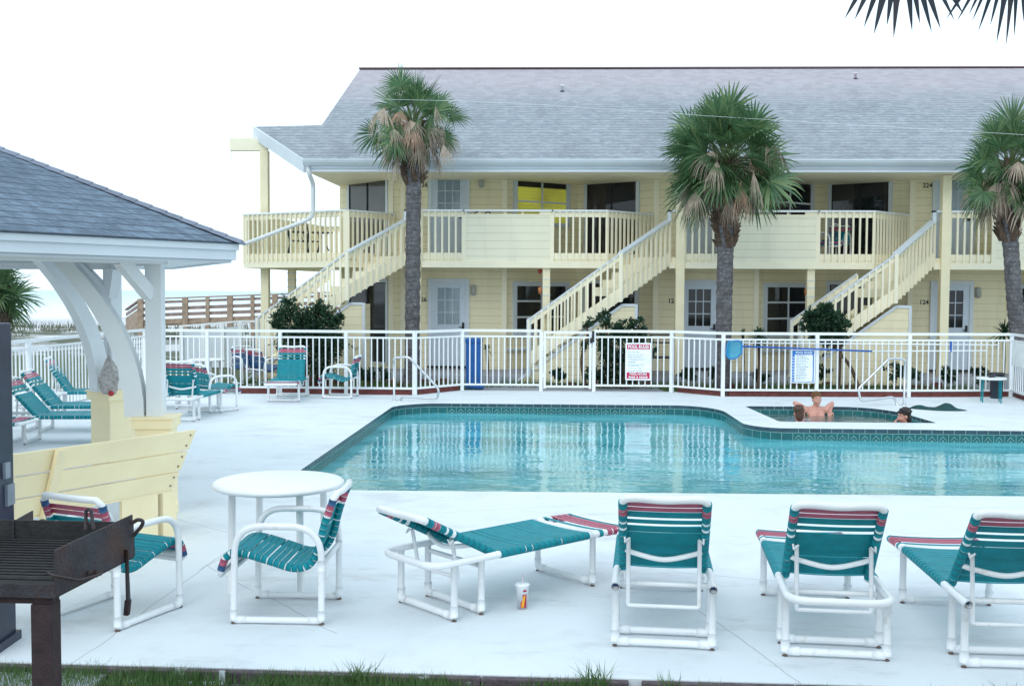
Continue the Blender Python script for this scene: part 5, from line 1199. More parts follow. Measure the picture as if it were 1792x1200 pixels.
def palm(label, base, ztrunk, cc, Rc, ng, nd, seed, tr=.165, lean=(0, 0), boots=True, group='cabbage palms in front of the motel', leafR=None, cat='palm tree', elmin=-28, wild=.3):
    root = thing('palm_tree', label, cat, base, 0, group); rr = random.Random(seed); b = Vector(base); t = Vector((cc[0], cc[1], ztrunk)); C0 = Vector(cc)
    mb = MB(); P = []; N = 60
    for i in range(N + 1):
        k = i / N; p = b.lerp(t, k) + Vector((lean[0] * math.sin(k * 3.14), 0, 0)); P.append(p)
    P = [p - Vector((0, 0, .06)) if i == 0 else p for i, p in enumerate(P)]
    rs = [tr * (1.22 - .22 * min(1, i / 8)) * (1 + .035 * math.sin(i * 2.1) + rr.uniform(-.035, .035)) for i in range(N + 1)]
    n = 20; b0 = len(mb.v)
    for i, p in enumerate(P):
        for j in range(n):
            a = 2 * math.pi * j / n; q = rs[i] * (1 + .06 * noise.noise(Vector((math.cos(a) * 2, math.sin(a) * 2, p.z * 5 + seed)))); mb.v.append(p + Vector((math.cos(a) * q, math.sin(a) * q, 0)))
    for i in range(N):
        for j in range(n): mb.f.append([b0 + i * n + j, b0 + i * n + (j + 1) % n, b0 + (i + 1) * n + (j + 1) % n, b0 + (i + 1) * n + j]); mb.m.append(0); mb.s.append(i % 3 != 0); mb.uv.append(None)
    mb.build('trunk', 'trunk_bark', root)
    mb = MB(); top = C0.z - .1   # boots: old leaf bases, upward
    z = ztrunk - .45; i = 0
    while z < top:
        k = (z - ztrunk + .45) / max(.1, top - ztrunk + .45); x = t.x + (C0.x - t.x) * k; r_ = tr * (1.05 + .35 * min(1, k * 1.6)) * (1 - .35 * max(0, k - .6) / .4)
        for j in range(5):
            a = i * 2.4 + j * 1.2566; e = Vector((math.cos(a), math.sin(a), 0)); s = Vector((-e.y, e.x, 0)); o = Vector((x, t.y, z + rr.uniform(-.03, .03))); ln = rr.uniform(.14, .26); ou = rr.uniform(.03, .13)
            mb.hexa([o + e * r_ * .6 - s * .06, o + e * r_ * .6 + s * .06, o + e * (r_ + .01) + s * .05, o + e * (r_ + .01) - s * .05, o + e * r_ + Z * ln - s * .03 + e * ou, o + e * r_ + Z * ln + s * .03 + e * ou, o + e * (r_ + .035) + Z * ln + s * .02 + e * ou, o + e * (r_ + .035) + Z * ln - s * .02 + e * ou][0:4][::-1] + [o + e * r_ + Z * ln - s * .03 + e * ou, o + e * r_ + Z * ln + s * .03 + e * ou, o + e * (r_ + .035) + Z * ln + s * .02 + e * ou, o + e * (r_ + .035) + Z * ln - s * .02 + e * ou][::-1])
        z += .07; i += 1
    mb.lathe((t.x, t.y, ztrunk - .1), [(tr * .9, 0), (tr * .95, .2), (tr * .8, max(.25, top - ztrunk + .1))], 14)
    if boots: mb.build('boot_collar', 'boot_brown', root)
    mb = MB(); lr = leafR or Rc * .56
    for i in range(ng):
        u = (i + .5) / ng; az = i * 2.39996 + rr.uniform(-.3, .3); el = R(88 - (88 - elmin) * u ** .85 + rr.uniform(-12, 12))
        d = Vector((math.cos(az) * math.cos(el), math.sin(az) * math.cos(el), math.sin(el))); pl_ = (Rc - lr) * rr.uniform(.7 - .25 * wild, 1.2)
        hs = C0 + d * pl_ + Vector((0, 0, -.1 * (1 - math.sin(el)))); petiole(mb, C0 - Vector((0, 0, .12)) + d * .05, hs, 1)
        dd = (d + Vector((0, 0, -.05 - .28 * u))).normalized(); side = dd.cross(Vector((0, 0, 1))) if abs(dd.z) < .95 else Vector((1, 0, 0)); side.normalize(); rot = Matrix.Rotation(rr.uniform(-1.3, 1.3), 3, dd); side = rot @ side
        fan(mb, hs, dd, side, lr * rr.uniform(.85 - .2 * wild, 1.1), rr.randint(26, 34), R(rr.uniform(95, 140)), .02 + .08 * u, 0, rr, fold=-.14, tipd=.10 + .28 * u)
    mb.build('crown', PM, root)
    mb = MB()
    for i in range(nd):
        az = i * 2.39996 + .7; el = R(rr.uniform(-58, 30)); d = Vector((math.cos(az) * math.cos(el), math.sin(az) * math.cos(el), math.sin(el))); hs = C0 + Vector((0, 0, -.18)) + d * (Rc - lr) * rr.uniform(.35, 1.25); petiole(mb, C0 - Vector((0, 0, .25)), hs, 2 if i % 3 else 1, .012, .05)
        dd = (d * .6 + Vector((0, 0, -1.))).normalized(); side = Matrix.Rotation(rr.uniform(-.8, .8), 3, dd) @ Vector((-math.sin(az), math.cos(az), 0))
        fan(mb, hs, dd, side, lr * rr.uniform(.5, .95), rr.randint(10, 20), R(rr.uniform(20, 70)), .3, 3 if rr.random() < .12 else 2, rr, w0=.8, tipd=.6, fold=-.35)
    mb.build('dead_fronds', PM, root)
    return root
def pz(u, v, Y): return at(u, v, Y=Y)
Yp = 23.0
q = pz(724, 212, Yp); b = pz(721, 640, Yp); palm('sparse cabbage palm with many brown hanging fronds, left of the pool gate', (b.x, Yp, -.06), pz(720, 285, Yp).z, (q.x, Yp, q.z), 1.40, 34, 56, 5, .160, (0, 0), leafR=.66, elmin=-35, wild=.8)
q = pz(1272, 277, 22.6); b = pz(1265, 640, 22.6); palm('full round cabbage palm right of the pool gate', (b.x, 22.6, -.06), pz(1264, 395, 22.6).z, (q.x, 22.6, q.z), 1.62, 92, 34, 8, .165, (.0, 0), leafR=.76, wild=.5, elmin=-46)
q = pz(1768, 285, 22.3); b = pz(1790, 640, 22.3); palm('cabbage palm cut off by the right edge of the photo', (b.x, 22.3, -.06), pz(1788, 385, 22.3).z, (q.x, 22.3, q.z), 1.32, 52, 34, 14, .155, (0, 0), leafR=.66, wild=.6, elmin=-55)
q = gp_(-12, 508, 14.5); palm('small fan palm at the left edge beyond the dark cabinet', (q.x - .1, q.y, -.06), q.z - .35, (q.x, q.y, q.z), .72, 22, 8, 19, .11, (0, 0), leafR=.5)
# near palm overhead, only frond tips hang into view
c0_ = gp_(2050, -330, 4.6); root = thing('palm_tree', 'overhead palm whose dark frond tips hang into the top right corner', 'palm tree', (c0_.x + .1, c0_.y, -.07), 0, 'cabbage palms in front of the motel')
mb = MB(); mb.tube([Vector((c0_.x + .1, c0_.y, -.1)), Vector((c0_.x + .05, c0_.y, 2)), Vector((c0_.x, c0_.y, c0_.z - .05))], [.18, .16, .15], 18); mb.build('trunk', 'trunk_bark', root)
rr = random.Random(4); mb = MB()
for (u, v, D, Rl, n, sp_a, sd_) in ((1580, -146, 4.5, .47, 15, 46, 3), (1785, -160, 4.6, .54, 19, 40, 9)):
    hs = gp_(u, v, D); petiole(mb, c0_, hs, 1, .013, .12); rr = random.Random(sd_)
    fan(mb, hs, Vector((0, .05, -1)), Vector((1, .15, 0)), Rl, n, R(sp_a), .0, 0, rr, w0=1.25, sep=.62)
for i in range(22):
    az = i * 2.4; el = R(rr.uniform(15, 85)); d = Vector((math.cos(az) * math.cos(el), math.sin(az) * math.cos(el), math.sin(el))); hs = c0_ + d * .8; petiole(mb, c0_, hs, 1); fan(mb, hs, d, Matrix.Rotation(rr.uniform(-.6, .6), 3, d) @ d.cross(Vector((0, 0, 1))), .9, 26, R(110), .15, 0, rr, tipd=.2)
mb.build('crown', ['frond_shaded', 'petiole'], root)

# ================================================================== SHRUBS
def shrub(label, blobs, Y, n, stems, leaf=.045, name='shrub', dy=.35, group=None, seed=1, cat='shrub', mat='bush_leaf'):
    rr = random.Random(seed); cs = [(at(u, v, Y=Y + o), r * Y / F) for u, v, r, o in blobs]
    base = at(stems[0][0][0], 690, Y=Y) if stems else cs[0][0]
    root = thing(name, label, cat, (base.x, Y, -.05), 0, group); mb = MB(); tot = sum(r ** 2 for _, r in cs)
    for c, r in cs:
        k = int(n * r * r / tot)
        subs = [c + Vector([rr.gauss(0, .42) * r for _ in range(3)]) for _ in range(max(4, k // 45))]
        for q_ in range(max(3, int(r * 22))):
            e = Vector([rr.gauss(0, 1), rr.gauss(0, .6), rr.gauss(.35, 1)]).normalized(); l0 = r * rr.uniform(1.15, 1.65)
            for t_ in range(16):
                p = c + e * (r * .6 + (l0 - r * .6) * t_ / 16) + Vector([rr.gauss(0, .022) for _ in range(3)])
                if p.z < .05: continue
                a = (e + Vector([rr.gauss(0, .6) for _ in range(3)])).normalized(); s = a.cross(Vector([rr.gauss(0, 1) for _ in range(3)])).normalized(); l = leaf * rr.uniform(.6, 1.1)
                mb.face([p - s * l * .28, p + a * l * .5 - s * l * .3, p + a * l * 1.3, p + a * l * .5 + s * l * .3, p + s * l * .28])
        for i in range(k):
            sc = subs[i % len(subs)]; p = sc + Vector([rr.gauss(0, r * .20) for _ in range(3)])
            if (p - c).length > r * 1.15: continue
            if p.z < .0: continue
            a = Vector([rr.gauss(0, 1) for _ in range(3)]).normalized(); a = (a + (p - c).normalized() * .8 + Vector((0, 0, .4))).normalized(); s = a.cross(Vector([rr.gauss(0, 1) for _ in range(3)])).normalized(); l = leaf * rr.uniform(.6, 1.3)
            mb.face([p - s * l * .28, p + a * l * .5 - s * l * .3, p + a * l * 1.3, p + a * l * .5 + s * l * .3, p + s * l * .28])
    mb.build('foliage', mat, root); mb = MB()
    for st in stems:
        P = [at(u, v, Y=Y) for u, v in st]; P[0].z = -.06; P = crom(P, 5); k = len(P); mb.tube(P, [.035 * (1 - .6 * i / k) + .008 for i in range(k)], 7)
    if stems: mb.build('stem', 'boot_brown', root)
    return root
GS = 'dark shrubs between the fence and the motel'
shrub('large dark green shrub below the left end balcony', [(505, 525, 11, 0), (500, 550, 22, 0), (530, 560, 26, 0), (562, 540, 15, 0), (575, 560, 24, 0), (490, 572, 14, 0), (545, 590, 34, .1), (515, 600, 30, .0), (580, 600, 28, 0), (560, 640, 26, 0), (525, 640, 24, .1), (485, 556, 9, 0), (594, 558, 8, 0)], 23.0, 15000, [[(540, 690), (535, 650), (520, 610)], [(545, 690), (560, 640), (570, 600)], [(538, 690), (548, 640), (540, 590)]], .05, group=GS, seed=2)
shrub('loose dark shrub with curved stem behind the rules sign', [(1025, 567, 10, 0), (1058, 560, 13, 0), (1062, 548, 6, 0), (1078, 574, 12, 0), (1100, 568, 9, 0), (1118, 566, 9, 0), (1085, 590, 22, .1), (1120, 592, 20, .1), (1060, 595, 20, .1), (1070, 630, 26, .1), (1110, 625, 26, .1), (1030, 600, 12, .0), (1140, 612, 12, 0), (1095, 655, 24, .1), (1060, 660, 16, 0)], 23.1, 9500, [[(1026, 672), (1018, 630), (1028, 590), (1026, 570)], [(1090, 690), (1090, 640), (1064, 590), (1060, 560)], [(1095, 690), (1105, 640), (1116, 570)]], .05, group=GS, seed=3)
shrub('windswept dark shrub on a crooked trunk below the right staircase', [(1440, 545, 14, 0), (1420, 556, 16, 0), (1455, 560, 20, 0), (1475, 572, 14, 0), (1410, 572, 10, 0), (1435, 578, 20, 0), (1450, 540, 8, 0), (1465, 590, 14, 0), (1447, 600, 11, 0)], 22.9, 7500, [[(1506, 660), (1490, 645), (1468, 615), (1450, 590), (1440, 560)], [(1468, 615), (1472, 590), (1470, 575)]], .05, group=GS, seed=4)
for i, (u, v, r) in enumerate(((1430, 650, 14), (1565, 648, 15), (1590, 652, 10), (1655, 655, 9), (632, 655, 10), (660, 656, 12), (1035, 655, 8), (1330, 655, 9), (1200, 655, 9), (1710, 655, 12), (975, 655, 7), (1250, 652, 9))):
    shrub(('low clump of dark leaves in the bed ' + ('below the left staircase, outer', 'below the left staircase, inner', '')[0]) if False else ['low clump of dark leaves in the bed behind the blue rules sign', 'bushy low plant in the bed left of the spa rail', 'low plant in the bed right of the spa rail', 'small low plant at the closet wall near the bin', 'low plant at the foot of the left staircase wall', 'low plant near the trunk of the sparse palm', 'low leafy plant by the gate post', 'low plant in the bed beneath the yucca', 'low plant beside the full palm trunk', 'low plant left of the black bin', 'low plant in the bed behind the gate', 'low plant behind the full palm trunk'][i], [(u, v, r, 0), (u + r, v + 4, r * .7, .1)], 23.0, 260, [], .07, 'low_plant', group='low plants in the bed', seed=30 + i, cat='plant')
def spiky(label, u, v, Y, n, L, droop, seed, name='spiky_plant', stem=True):
    q = at(u, v, Y=Y); rr = random.Random(seed); root = thing(name, label, 'plant', (q.x, Y, -.06), 0, 'spiky plants in the bed'); mb = MB()
    for i in range(n):
        a = i * 2.4; el = R(rr.uniform(-25, 80)); d = Vector((math.cos(a) * math.cos(el), math.sin(a) * math.cos(el), math.sin(el))); s = d.cross(Z).normalized() if abs(d.z) < .98 else Vector((1, 0, 0)); l = L * rr.uniform(.7, 1.1); pr = []
        for t, w_ in ((0, .5), (.4, 1), (.75, .6), (1, .05)): c = q + d * l * t - Z * droop * l * t * t; pr.append((c - s * .016 * w_, c + s * .016 * w_))
        for (a0, a1), (b0, b1) in zip(pr, pr[1:]): mb.face([a0, a1, b1, b0])
    mb.build('leaves', 'bush_leaf', root); mb = MB(); mb.tube([Vector((q.x, Y, -.08)), Vector((q.x + .02, Y, q.z * .5)), q], .03, 8); mb.build('stem', 'boot_brown', root)
spiky('drooping spiky yucca right of the full palm trunk', 1328, 588, 22.9, 110, .42, .5, 1); spiky('feathery spiky plant in front of the last door', 1757, 584, 22.9, 90, .48, .35, 2); spiky('small spiky plant below the first lower window', 852, 612, 23.4, 40, .2, .3, 3); spiky('tiny spiky plant beside the skimmer net', 1300, 585, 23.2, 24, .16, .1, 4)
mb = MB(); rr = random.Random(77)
for i in range(9000):
    x = rr.uniform(-7.3, 9); y = rr.uniform(22.3, 24.1)
    if -1.6 < x < 2.3 and y < 23.2: continue
    if noise.noise(Vector((x * .9, y * 1.3, 2))) < -.08: continue
    blade(mb, x, y, rr.uniform(.06, .24), .007, rr.uniform(0, .08), 0, -.05)
tag(mb.build('lawn_grass', 'grass_blade'), 'rough grass growing between the fence and the motel', 'grass', kind='stuff')
mb = MB()
for i in range(9000):
    x = rr.uniform(-34, -3); y = rr.uniform(41, 60)
    if noise.noise(Vector((x * .22, y * .3, 8))) < .02: continue
    z = ph(y) + .12; h = rr.uniform(.12, .38); a = rr.uniform(0, 6.28); mb.face([(x - .03, y, z - .1), (x + .03, y, z - .1), (x + .12 * math.cos(a), y + .1, z + h)])
tag(mb.build('dune_grass', 'dune_leaf'), 'straggly grass on the dune beyond the left fence', 'dune grass', kind='stuff')

# ================================================================== BOARDWALK, RAMP
YB = 42.; root = thing('boardwalk', 'weathered brown timber boardwalk with railing crossing the dune to the beach', 'boardwalk', (-14, YB, 0))
L0, L1 = at(247, 522.5, Y=YB), at(640, 508, Y=YB); L2 = at(221, 541, Y=YB + 3.2); dz = Vector((0, 0, 1))
for off in (0,):
    o = Vector((0, off, 0)); dd = (L1 - L0)
    mb = MB(); mb.vbeam(L0 + o, L1 + o, .16, .05); mb.build('top_rail', 'wood_brown', root)
    for h in (.12, .36, .60): mb = MB(); mb.vbeam(L0 + o - dz * h, L1 + o - dz * h, .04, .135 if h > .2 else .10); mb.build('rail_board', 'wood_brown', root)
    k = 11
    for i in range(k):
        q = L0.lerp(L1, i / (k - 1)) + o; mb = MB(); mb.b2((q.x - (.11 if i % 2 == 0 else .07), q.y - .12, -.1), (q.x + (.11 if i % 2 == 0 else .07), q.y - .03, q.z - .02)); mb.build('railing_post', 'wood_tan', root)
mb = MB(); o = Vector((0, .8, 0)); mb.vbeam(L0 + o - dz * .95, L1 + o - dz * .95, 1.75, .08); mb.vbeam(L0 - dz * .84, L1 - dz * .84, .06, .26); mb.build('walkway', 'wood_tan', root)
mb = MB(); mb.vbeam(L2, L0, .14, .05); mb.vbeam(L2 - dz * .16, L0 - dz * .16, .05, .12); mb.build('stair_rail', 'wood_brown', root)
mb = MB(); mb.vbeam(L2 - dz * .36, L0 - dz * .36, .06, .75); mb.build('stair_side', 'wood_tan', root)
YQ = 28.9; root = thing('ramp_railing', 'white railing with solid pale panels beside the sloping ramp', 'railing', (-9, YQ, 0)); a_, b_, c_ = at(315, 569, Y=YQ), at(421, 560.5, Y=YQ), at(475, 560.5, Y=YQ)
mb = MB(); mb.vbeam(a_, b_, .1, .05); mb.vbeam(b_, c_, .1, .05); mb.build('top_rail', 'fence_white', root)
mb = MB(); mb.hexa([(a_.x, YQ, -.05), (b_.x, YQ, -.05), (b_.x, YQ + .04, -.05), (a_.x, YQ + .04, -.05), (a_.x, YQ, a_.z - .16), (b_.x, YQ, b_.z - .16), (b_.x, YQ + .04, b_.z - .16), (a_.x, YQ + .04, a_.z - .16)]); mb.build('panel', 'trim_white', root)
for u in (318, 356, 390, 421, 455): q = at(u, 560, Y=YQ); zt_ = a_.z + (b_.z - a_.z) * min(1, (q.x - a_.x) / (b_.x - a_.x)); mb = MB(); mb.b2((q.x - .05, YQ - .06, -.05), (q.x + .05, YQ - .002, zt_ - .05)); mb.build('railing_post', 'fence_white', root)
for i in range(5): q = b_.lerp(c_, (i + .5) / 5); mb = MB(); mb.b2((q.x - .02, YQ, .1), (q.x + .02, YQ + .02, b_.z - .1)); mb.build('picket', 'fence_white', root)

# ================================================================== BALCONY THINGS, ORNAMENTS
def cafe_chair(label, x, y, rz):
    root = thing('cafe_chair', label, 'chair', (x, y, ZU), rz, 'dark metal balcony furniture'); mb = MB()
    for s in (-1, 1): mb.tube(crom([(s * .23, -.28, 0), (s * .22, -.20, .30), (s * .22, -.20, .45), (s * .23, -.30, .85)], 4), .018, 7); mb.tube(crom([(s * .25, .30, 0), (s * .22, .20, .28), (s * .23, .22, .45), (s * .24, .20, .62), (s * .24, -.05, .66), (s * .23, -.24, .64)], 4), .016, 7)
    mb.tube([(-.23, -.30, .85), (0, -.31, .88), (.23, -.30, .85)], .018, 7); mb.build('frame', 'dark_metal', root, world=False)
    mb = MB(); mb.box((0, 0, .43), (.44, .44, .03)); mb.build('seat', 'dark_metal', root, world=False); mb = MB()
    for x_ in (-.14, -.07, 0, .07, .14): mb.tube([(x_, -.21, .47), (x_, -.30, .86)], .008, 6)
    mb.build('backrest', 'dark_metal', root, world=False)
q = at(524, 440, z=ZU); cafe_chair('dark metal chair on the end balcony, left of the other', bx(522, 27.0), 27.0, R(-80)); cafe_chair('dark metal chair on the end balcony beside the small table', bx(538, 27.2), 27.3, R(-30))
x_ = bx(563, 27.0); root = thing('cafe_table', 'small dark metal table on the left end balcony', 'table', (x_, 27.0, ZU), 0, 'dark metal balcony furniture'); mb = MB(); mb.lathe((0, 0, .62), [(0, 0), (.27, 0), (.28, .015), (.27, .03), (0, .03)], 24, cap=False); mb.build('table_top', 'dark_metal', root, world=False)
for i in range(3): a = i * 2.09 + .3; mb = MB(); mb.tube(crom([(.12 * math.cos(a), .12 * math.sin(a), .62), (.10 * math.cos(a), .10 * math.sin(a), .35), (.30 * math.cos(a), .30 * math.sin(a), 0)], 4), .016, 7); mb.build('leg', 'dark_metal', root, world=False)
cz = chair('white framed strap chair on the upper balcony behind the right staircase', (bx(1463, 25.9), 25.95, ZU), R(150), G2)
cz = chair('strap chair on the upper balcony at the corner of its siding panel', (bx(1438, 25.8), 25.85, ZU), R(60), G2, True)
for nm, lb, u, Y, v0, v1, mt in (('wind_chime', 'small red wind chime hanging by the middle lower post', 945, 25.4, 471, 479, 'ornament_red'), ('wind_sock', 'small orange wind sock hanging beside the right lower post', 1411, 25.3, 505, 520, 'ornament_orange'), ('wind_sock', 'pale orange wind sock hanging beside the middle lower post', 945, 25.2, 502, 515, 'ornament_orange')):
    q = at(u, v0, Y=Y); q2 = at(u, v1, Y=Y); mb = MB(); mb.tube([Vector((q.x, q.y, 2.64)), q], .004, 5); mb.lathe(tuple(q2), [(.02, 0), (.045, (q.z - q2.z) * .4), (.05, (q.z - q2.z) * .9), (.0, q.z - q2.z)], 10); tag(mb.build(nm, mt), lb, nm.replace('_', ' '))
for i, (u, lb) in enumerate(((835, 'small dark sandal on the balcony siding panel, left one'), (853, 'curved dark sandal on the balcony siding panel, right one'))):
    q = at(u, 376, Y=YP); mb = MB(); mb.tube(crom([(q.x - .06, YP, 3.84), (q.x - .03, YP, 3.87), (q.x + .03, YP - .01, 3.88), (q.x + .07, YP, 3.84)], 4), .014, 7); tag(mb.build('sandal', 'black'), lb, 'sandal')
# small black seat back by the closet of the middle stairs
q0, q1 = at(1147, 582, Y=24.6), at(1166, 588, Y=24.6); root = thing('garden_chair', 'small dark framed chair behind the fence beside the middle stair closet', 'chair', ((q0.x + q1.x) / 2, 24.6, .14)); mb = MB(); xm = (q0.x + q1.x) / 2
mb.tube(fillet([(xm - .24, 24.6, .14), (xm - .24, 24.6, 1.08), (xm + .24, 24.6, 1.08), (xm + .24, 24.6, .14)], .04, 3), .018, 7); mb.tube([(xm - .24, 24.6, .9), (xm + .24, 24.6, .9)], .018, 7)
for s in (-1, 1): mb.tube([(xm + s * .24, 24.6, .58), (xm + s * .24, 24.2, .58), (xm + s * .24, 24.2, -.05)], .016, 7)
mb.build('frame', 'dark_metal', root); mb = MB(); mb.b2((xm - .22, 24.2, .56), (xm + .22, 24.6, .6)); mb.build('seat', 'dark_metal', root)

# ================================================================== PEOPLE
def capsule(mb, a, b, ra, rb, n=12):
    a, b = Vector(a), Vector(b); mb.tube([a, a.lerp(b, .33), a.lerp(b, .66), b], [ra, ra * .67 + rb * .33, ra * .33 + rb * .67, rb], n); mb.ball(a, ra, 0, 12, 8); mb.ball(b, rb, 0, 12, 8)
def chain(mb, pts, rs):
    for (a, b), (ra, rb) in zip(zip(pts, pts[1:]), zip(rs, rs[1:])): capsule(mb, a, b, ra, rb)
def hand(mb, wr, d, nrm, curl=.6, side=1):
    wr, d, nrm = Vector(wr), Vector(d).normalized(), Vector(nrm).normalized(); s = d.cross(nrm).normalized() * side
    capsule(mb, wr, wr + d * .035, .026, .028); mb.ball(wr + d * .05, (.045, .045, .045), M=None) if False else None
    for i in range(4):
        o = wr + s * (-.03 + i * .02); capsule(mb, o + d * .02, o + d * .085, .014, .012)
        L = (.062, .075, .070, .055)[i]; k = o + d * .085; d1 = (d * math.cos(curl) - nrm * math.sin(curl)); p1 = k + d1 * L * .55; d2 = (d * math.cos(curl * 2) - nrm * math.sin(curl * 2)); p2 = p1 + d2 * L * .5; capsule(mb, k, p1, .0105, .0095, 8); capsule(mb, p1, p2, .0095, .008, 8)
    t = wr - s * .035 + d * .03; t1 = t - s * .03 + d * .03; capsule(mb, t, t1, .013, .011, 8); capsule(mb, t1, t1 + d * .028 - nrm * .01, .011, .009, 8)
def headparts(mb, c, M):
    P = lambda x, y, z: c + M @ Vector((x, y, z))   # face towards -y
    mb.ball(P(0, .012, .035), (.076, .094, .088), M=M, n=18, k=14); mb.ball(P(0, -.025, -.03), (.060, .066, .080), M=M, n=18, k=14); mb.ball(P(0, -.052, -.082), (.030, .026, .022), M=M)
    capsule(mb, P(0, -.088, .012), P(0, -.104, -.022), .009, .0125, 8); mb.ball(P(0, -.075, .036), (.055, .018, .012), M=M)
    for s in (-1, 1): mb.ball(P(s * .078, .01, -.012), (.010, .018, .030), M=M); mb.ball(P(s * .036, -.066, -.028), (.022, .020, .020), M=M)
def bake_body(mb, root, vox=.0075):
    o = mb.build('body', 'skin', root); md = o.modifiers.new('r', 'REMESH'); md.mode = 'VOXEL'; md.voxel_size = vox; md.use_smooth_shade = True
    sm = o.modifiers.new('s', 'SMOOTH'); sm.factor = .5; sm.iterations = 3
    me = bpy.data.meshes.new_from_object(o.evaluated_get(bpy.context.evaluated_depsgraph_get())); o.modifiers.clear(); o.data = me; me.materials.clear(); me.materials.append(MATS['skin'])
    return o
def hair(root, c, M, mat, seed, length=0., parts=26, back=0.):
    mb = MB(); rr = random.Random(seed); P = lambda x, y, z: c + M @ Vector((x, y, z))
    mb.ball(P(0, .022, .048), (.083, .096, .088), M=M, n=20, k=14)
    if length: mb.ball(P(0, .055, -.02), (.070, .060, .085 + length), M=M, n=16, k=12)
    for i in range(parts):
        a = i * 2.4; el = rr.uniform(.15, 1.4); x, y, z = .080 * math.cos(a) * math.cos(el), .095 * math.sin(a) * math.cos(el), .088 * math.sin(el)
        if y < -.05 and z < .045: continue
        mb.ball(P(x, y + .022, z + .048), (.026, .026, .018), M=M, n=8, k=6)
    for i in range(7): mb.ball(P(-.06 + i * .02, -.066 - .008 * math.cos((i - 3) * .5), .072), (.018, .014, .020), M=M, n=8, k=6)
    o = mb.build('hair', mat, root); md = o.modifiers.new('r', 'REMESH'); md.mode = 'VOXEL'; md.voxel_size = .007; md.use_smooth_shade = True
    me = bpy.data.meshes.new_from_object(o.evaluated_get(bpy.context.evaluated_depsgraph_get())); o.modifiers.clear(); o.data = me; me.materials.clear(); me.materials.append(MATS[mat])
def face(root, c, M, smile=True):
    P = lambda x, y, z: c + M @ Vector((x, y, z))
    for s in (-1, 1):
        mb = MB(); mb.ball(P(s * .030, -.079, .010), (.013, .007, .0065), M=M, n=10, k=6); mb.ball(P(s * .030, -.0845, .010), (.0055, .003, .0055), 1, M=M, n=8, k=5); mb.build('eye', ['teeth', 'black'], root)
    mb = MB(); mb.tube([P(-.027, -.079, -.046), P(-.014, -.089, -.053), P(0, -.092, -.055), P(.014, -.089, -.053), P(.027, -.079, -.046)], .0055, 8)
    if smile: mb.tube([P(-.02, -.085, -.045), P(0, -.093, -.047), P(.02, -.085, -.045)], .0045, 8, 1)
    mb.build('mouth', ['lips', 'teeth'], root)
def torso(mb, c, M, sh=.19, low=-.95):
    P = lambda x, y, z: c + M @ Vector((x, y, z))
    # c = neck base
    capsule(mb, P(0, .02, -.02), P(0, -.005, .10), .056, .050)
    for (z, rx, ry) in ((-.05, .13, .075), (-.11, .165, .10), (-.19, .160, .11), (-.28, .145, .10), (-.38, .130, .095), (-.47, .145, .10), (-.54, .150, .105)): mb.ball(P(0, .01, z), (rx, ry, .085), M=M, n=18, k=12)
    for s in (-1, 1):
        capsule(mb, P(s * .05, .02, -.02), P(s * sh, .01, -.055), .045, .052)
        mb.ball(P(s * .075, -.075, -.15), (.065, .035, .05), M=M)
        chain(mb, [P(s * .085, 0, -.56), P(s * .13, -.30, -.62), P(s * .13, -.32, -.98 + 0), P(s * .13, -.44, -1.0)], [.085, .058, .038, .030])
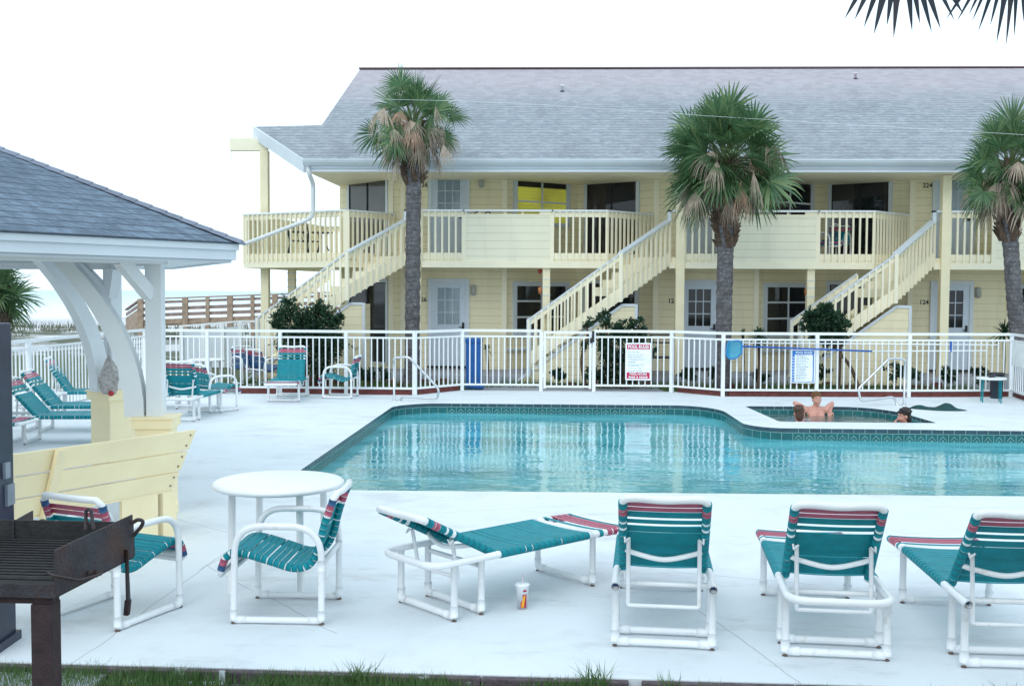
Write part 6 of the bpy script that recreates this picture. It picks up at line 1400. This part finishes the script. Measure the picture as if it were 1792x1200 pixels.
# man facing the camera, arms back on the deck edge
c = at(1428, 716, Y=19.30); c.z = .015; root = thing('person', 'red haired bare chested person in the spa leaning back with elbows on the edge', 'person', (c.x, c.y, -.13)); M = Matrix.Rotation(R(2), 3, 'Z'); mb = MB(); P = lambda x, y, z: c + M @ Vector((x, y, z))
torso(mb, c, M, .185); hc = P(0, -.035, .142); HM = M @ Matrix.Rotation(R(-6), 3, 'X') @ Matrix.Rotation(R(-5), 3, 'Y'); headparts(mb, hc, HM)
for s in (-1, 1):
    sh_, el_, wr_ = P(s * .185, .01, -.035), P(s * .335, .17, .055), P(s * .265, .04, -.065)
    chain(mb, [sh_, sh_.lerp(el_, .5) + Vector((0, 0, .012)), el_], [.050, .043, .036]); chain(mb, [el_, el_.lerp(wr_, .35), wr_], [.037, .038, .026]); hand(mb, wr_, (wr_ - el_) * 1. + Vector((0, -.02, -.06)), Vector((0, -1, .3)), .35, s)
bake_body(mb, root); hair(root, hc, HM, 'hair_ginger', 5, .0, 34); face(root, hc, HM)
# bather seen from the back
c = at(1398, 736, Y=17.72); c.z = -.09; root = thing('person', 'brown haired person in the spa seen from behind, only the head showing', 'person', (c.x, c.y, -.13)); M = Matrix.Rotation(R(184), 3, 'Z'); mb = MB(); P = lambda x, y, z: c + M @ Vector((x, y, z))
torso(mb, c, M, .17); hc = P(0, -.015, .165); HM = M; headparts(mb, hc, HM)
for s in (-1, 1): sh_, el_, wr_ = P(s * .17, .0, -.06), P(s * .25, -.12, -.28), P(s * .2, -.34, -.26); chain(mb, [sh_, el_], [.046, .035]); chain(mb, [el_, wr_], [.035, .024]); hand(mb, wr_, (0, 1, -.1), (0, 0, 1), .3, s)
bake_body(mb, root); hair(root, hc, HM, 'hair_brown', 6, .03, 30); face(root, hc, HM, False)
# bather in profile, hand at the chin
c = at(1584, 738, Y=17.50); c.z = -.10; root = thing('person', 'dark haired person in the spa in profile with a hand at the chin', 'person', (c.x, c.y, -.13)); M = Matrix.Rotation(R(-88), 3, 'Z'); mb = MB(); P = lambda x, y, z: c + M @ Vector((x, y, z))
torso(mb, c, M, .165); hc = P(0, -.02, .170); HM = M @ Matrix.Rotation(R(6), 3, 'X'); headparts(mb, hc, HM)
sh_, el_, wr_ = P(.165, 0, -.06), P(.22, -.16, -.10), P(.06, -.19, .03); chain(mb, [sh_, el_], [.046, .036]); chain(mb, [el_, wr_], [.036, .024]); hand(mb, wr_, Vector((.0, .05, .10)) + (hc - wr_) * .3, M @ Vector((0, -1, 0)), 1.0, 1)
sh_, el_, wr_ = P(-.165, 0, -.06), P(-.22, -.14, -.2), P(-.1, -.3, -.1); chain(mb, [sh_, el_], [.046, .036]); chain(mb, [el_, wr_], [.036, .024]); hand(mb, wr_, (-.6, .5, .0), (0, 0, 1), .5, -1)
bake_body(mb, root); hair(root, hc, HM, 'hair_dark', 7, .05, 30); face(root, hc, HM, False)
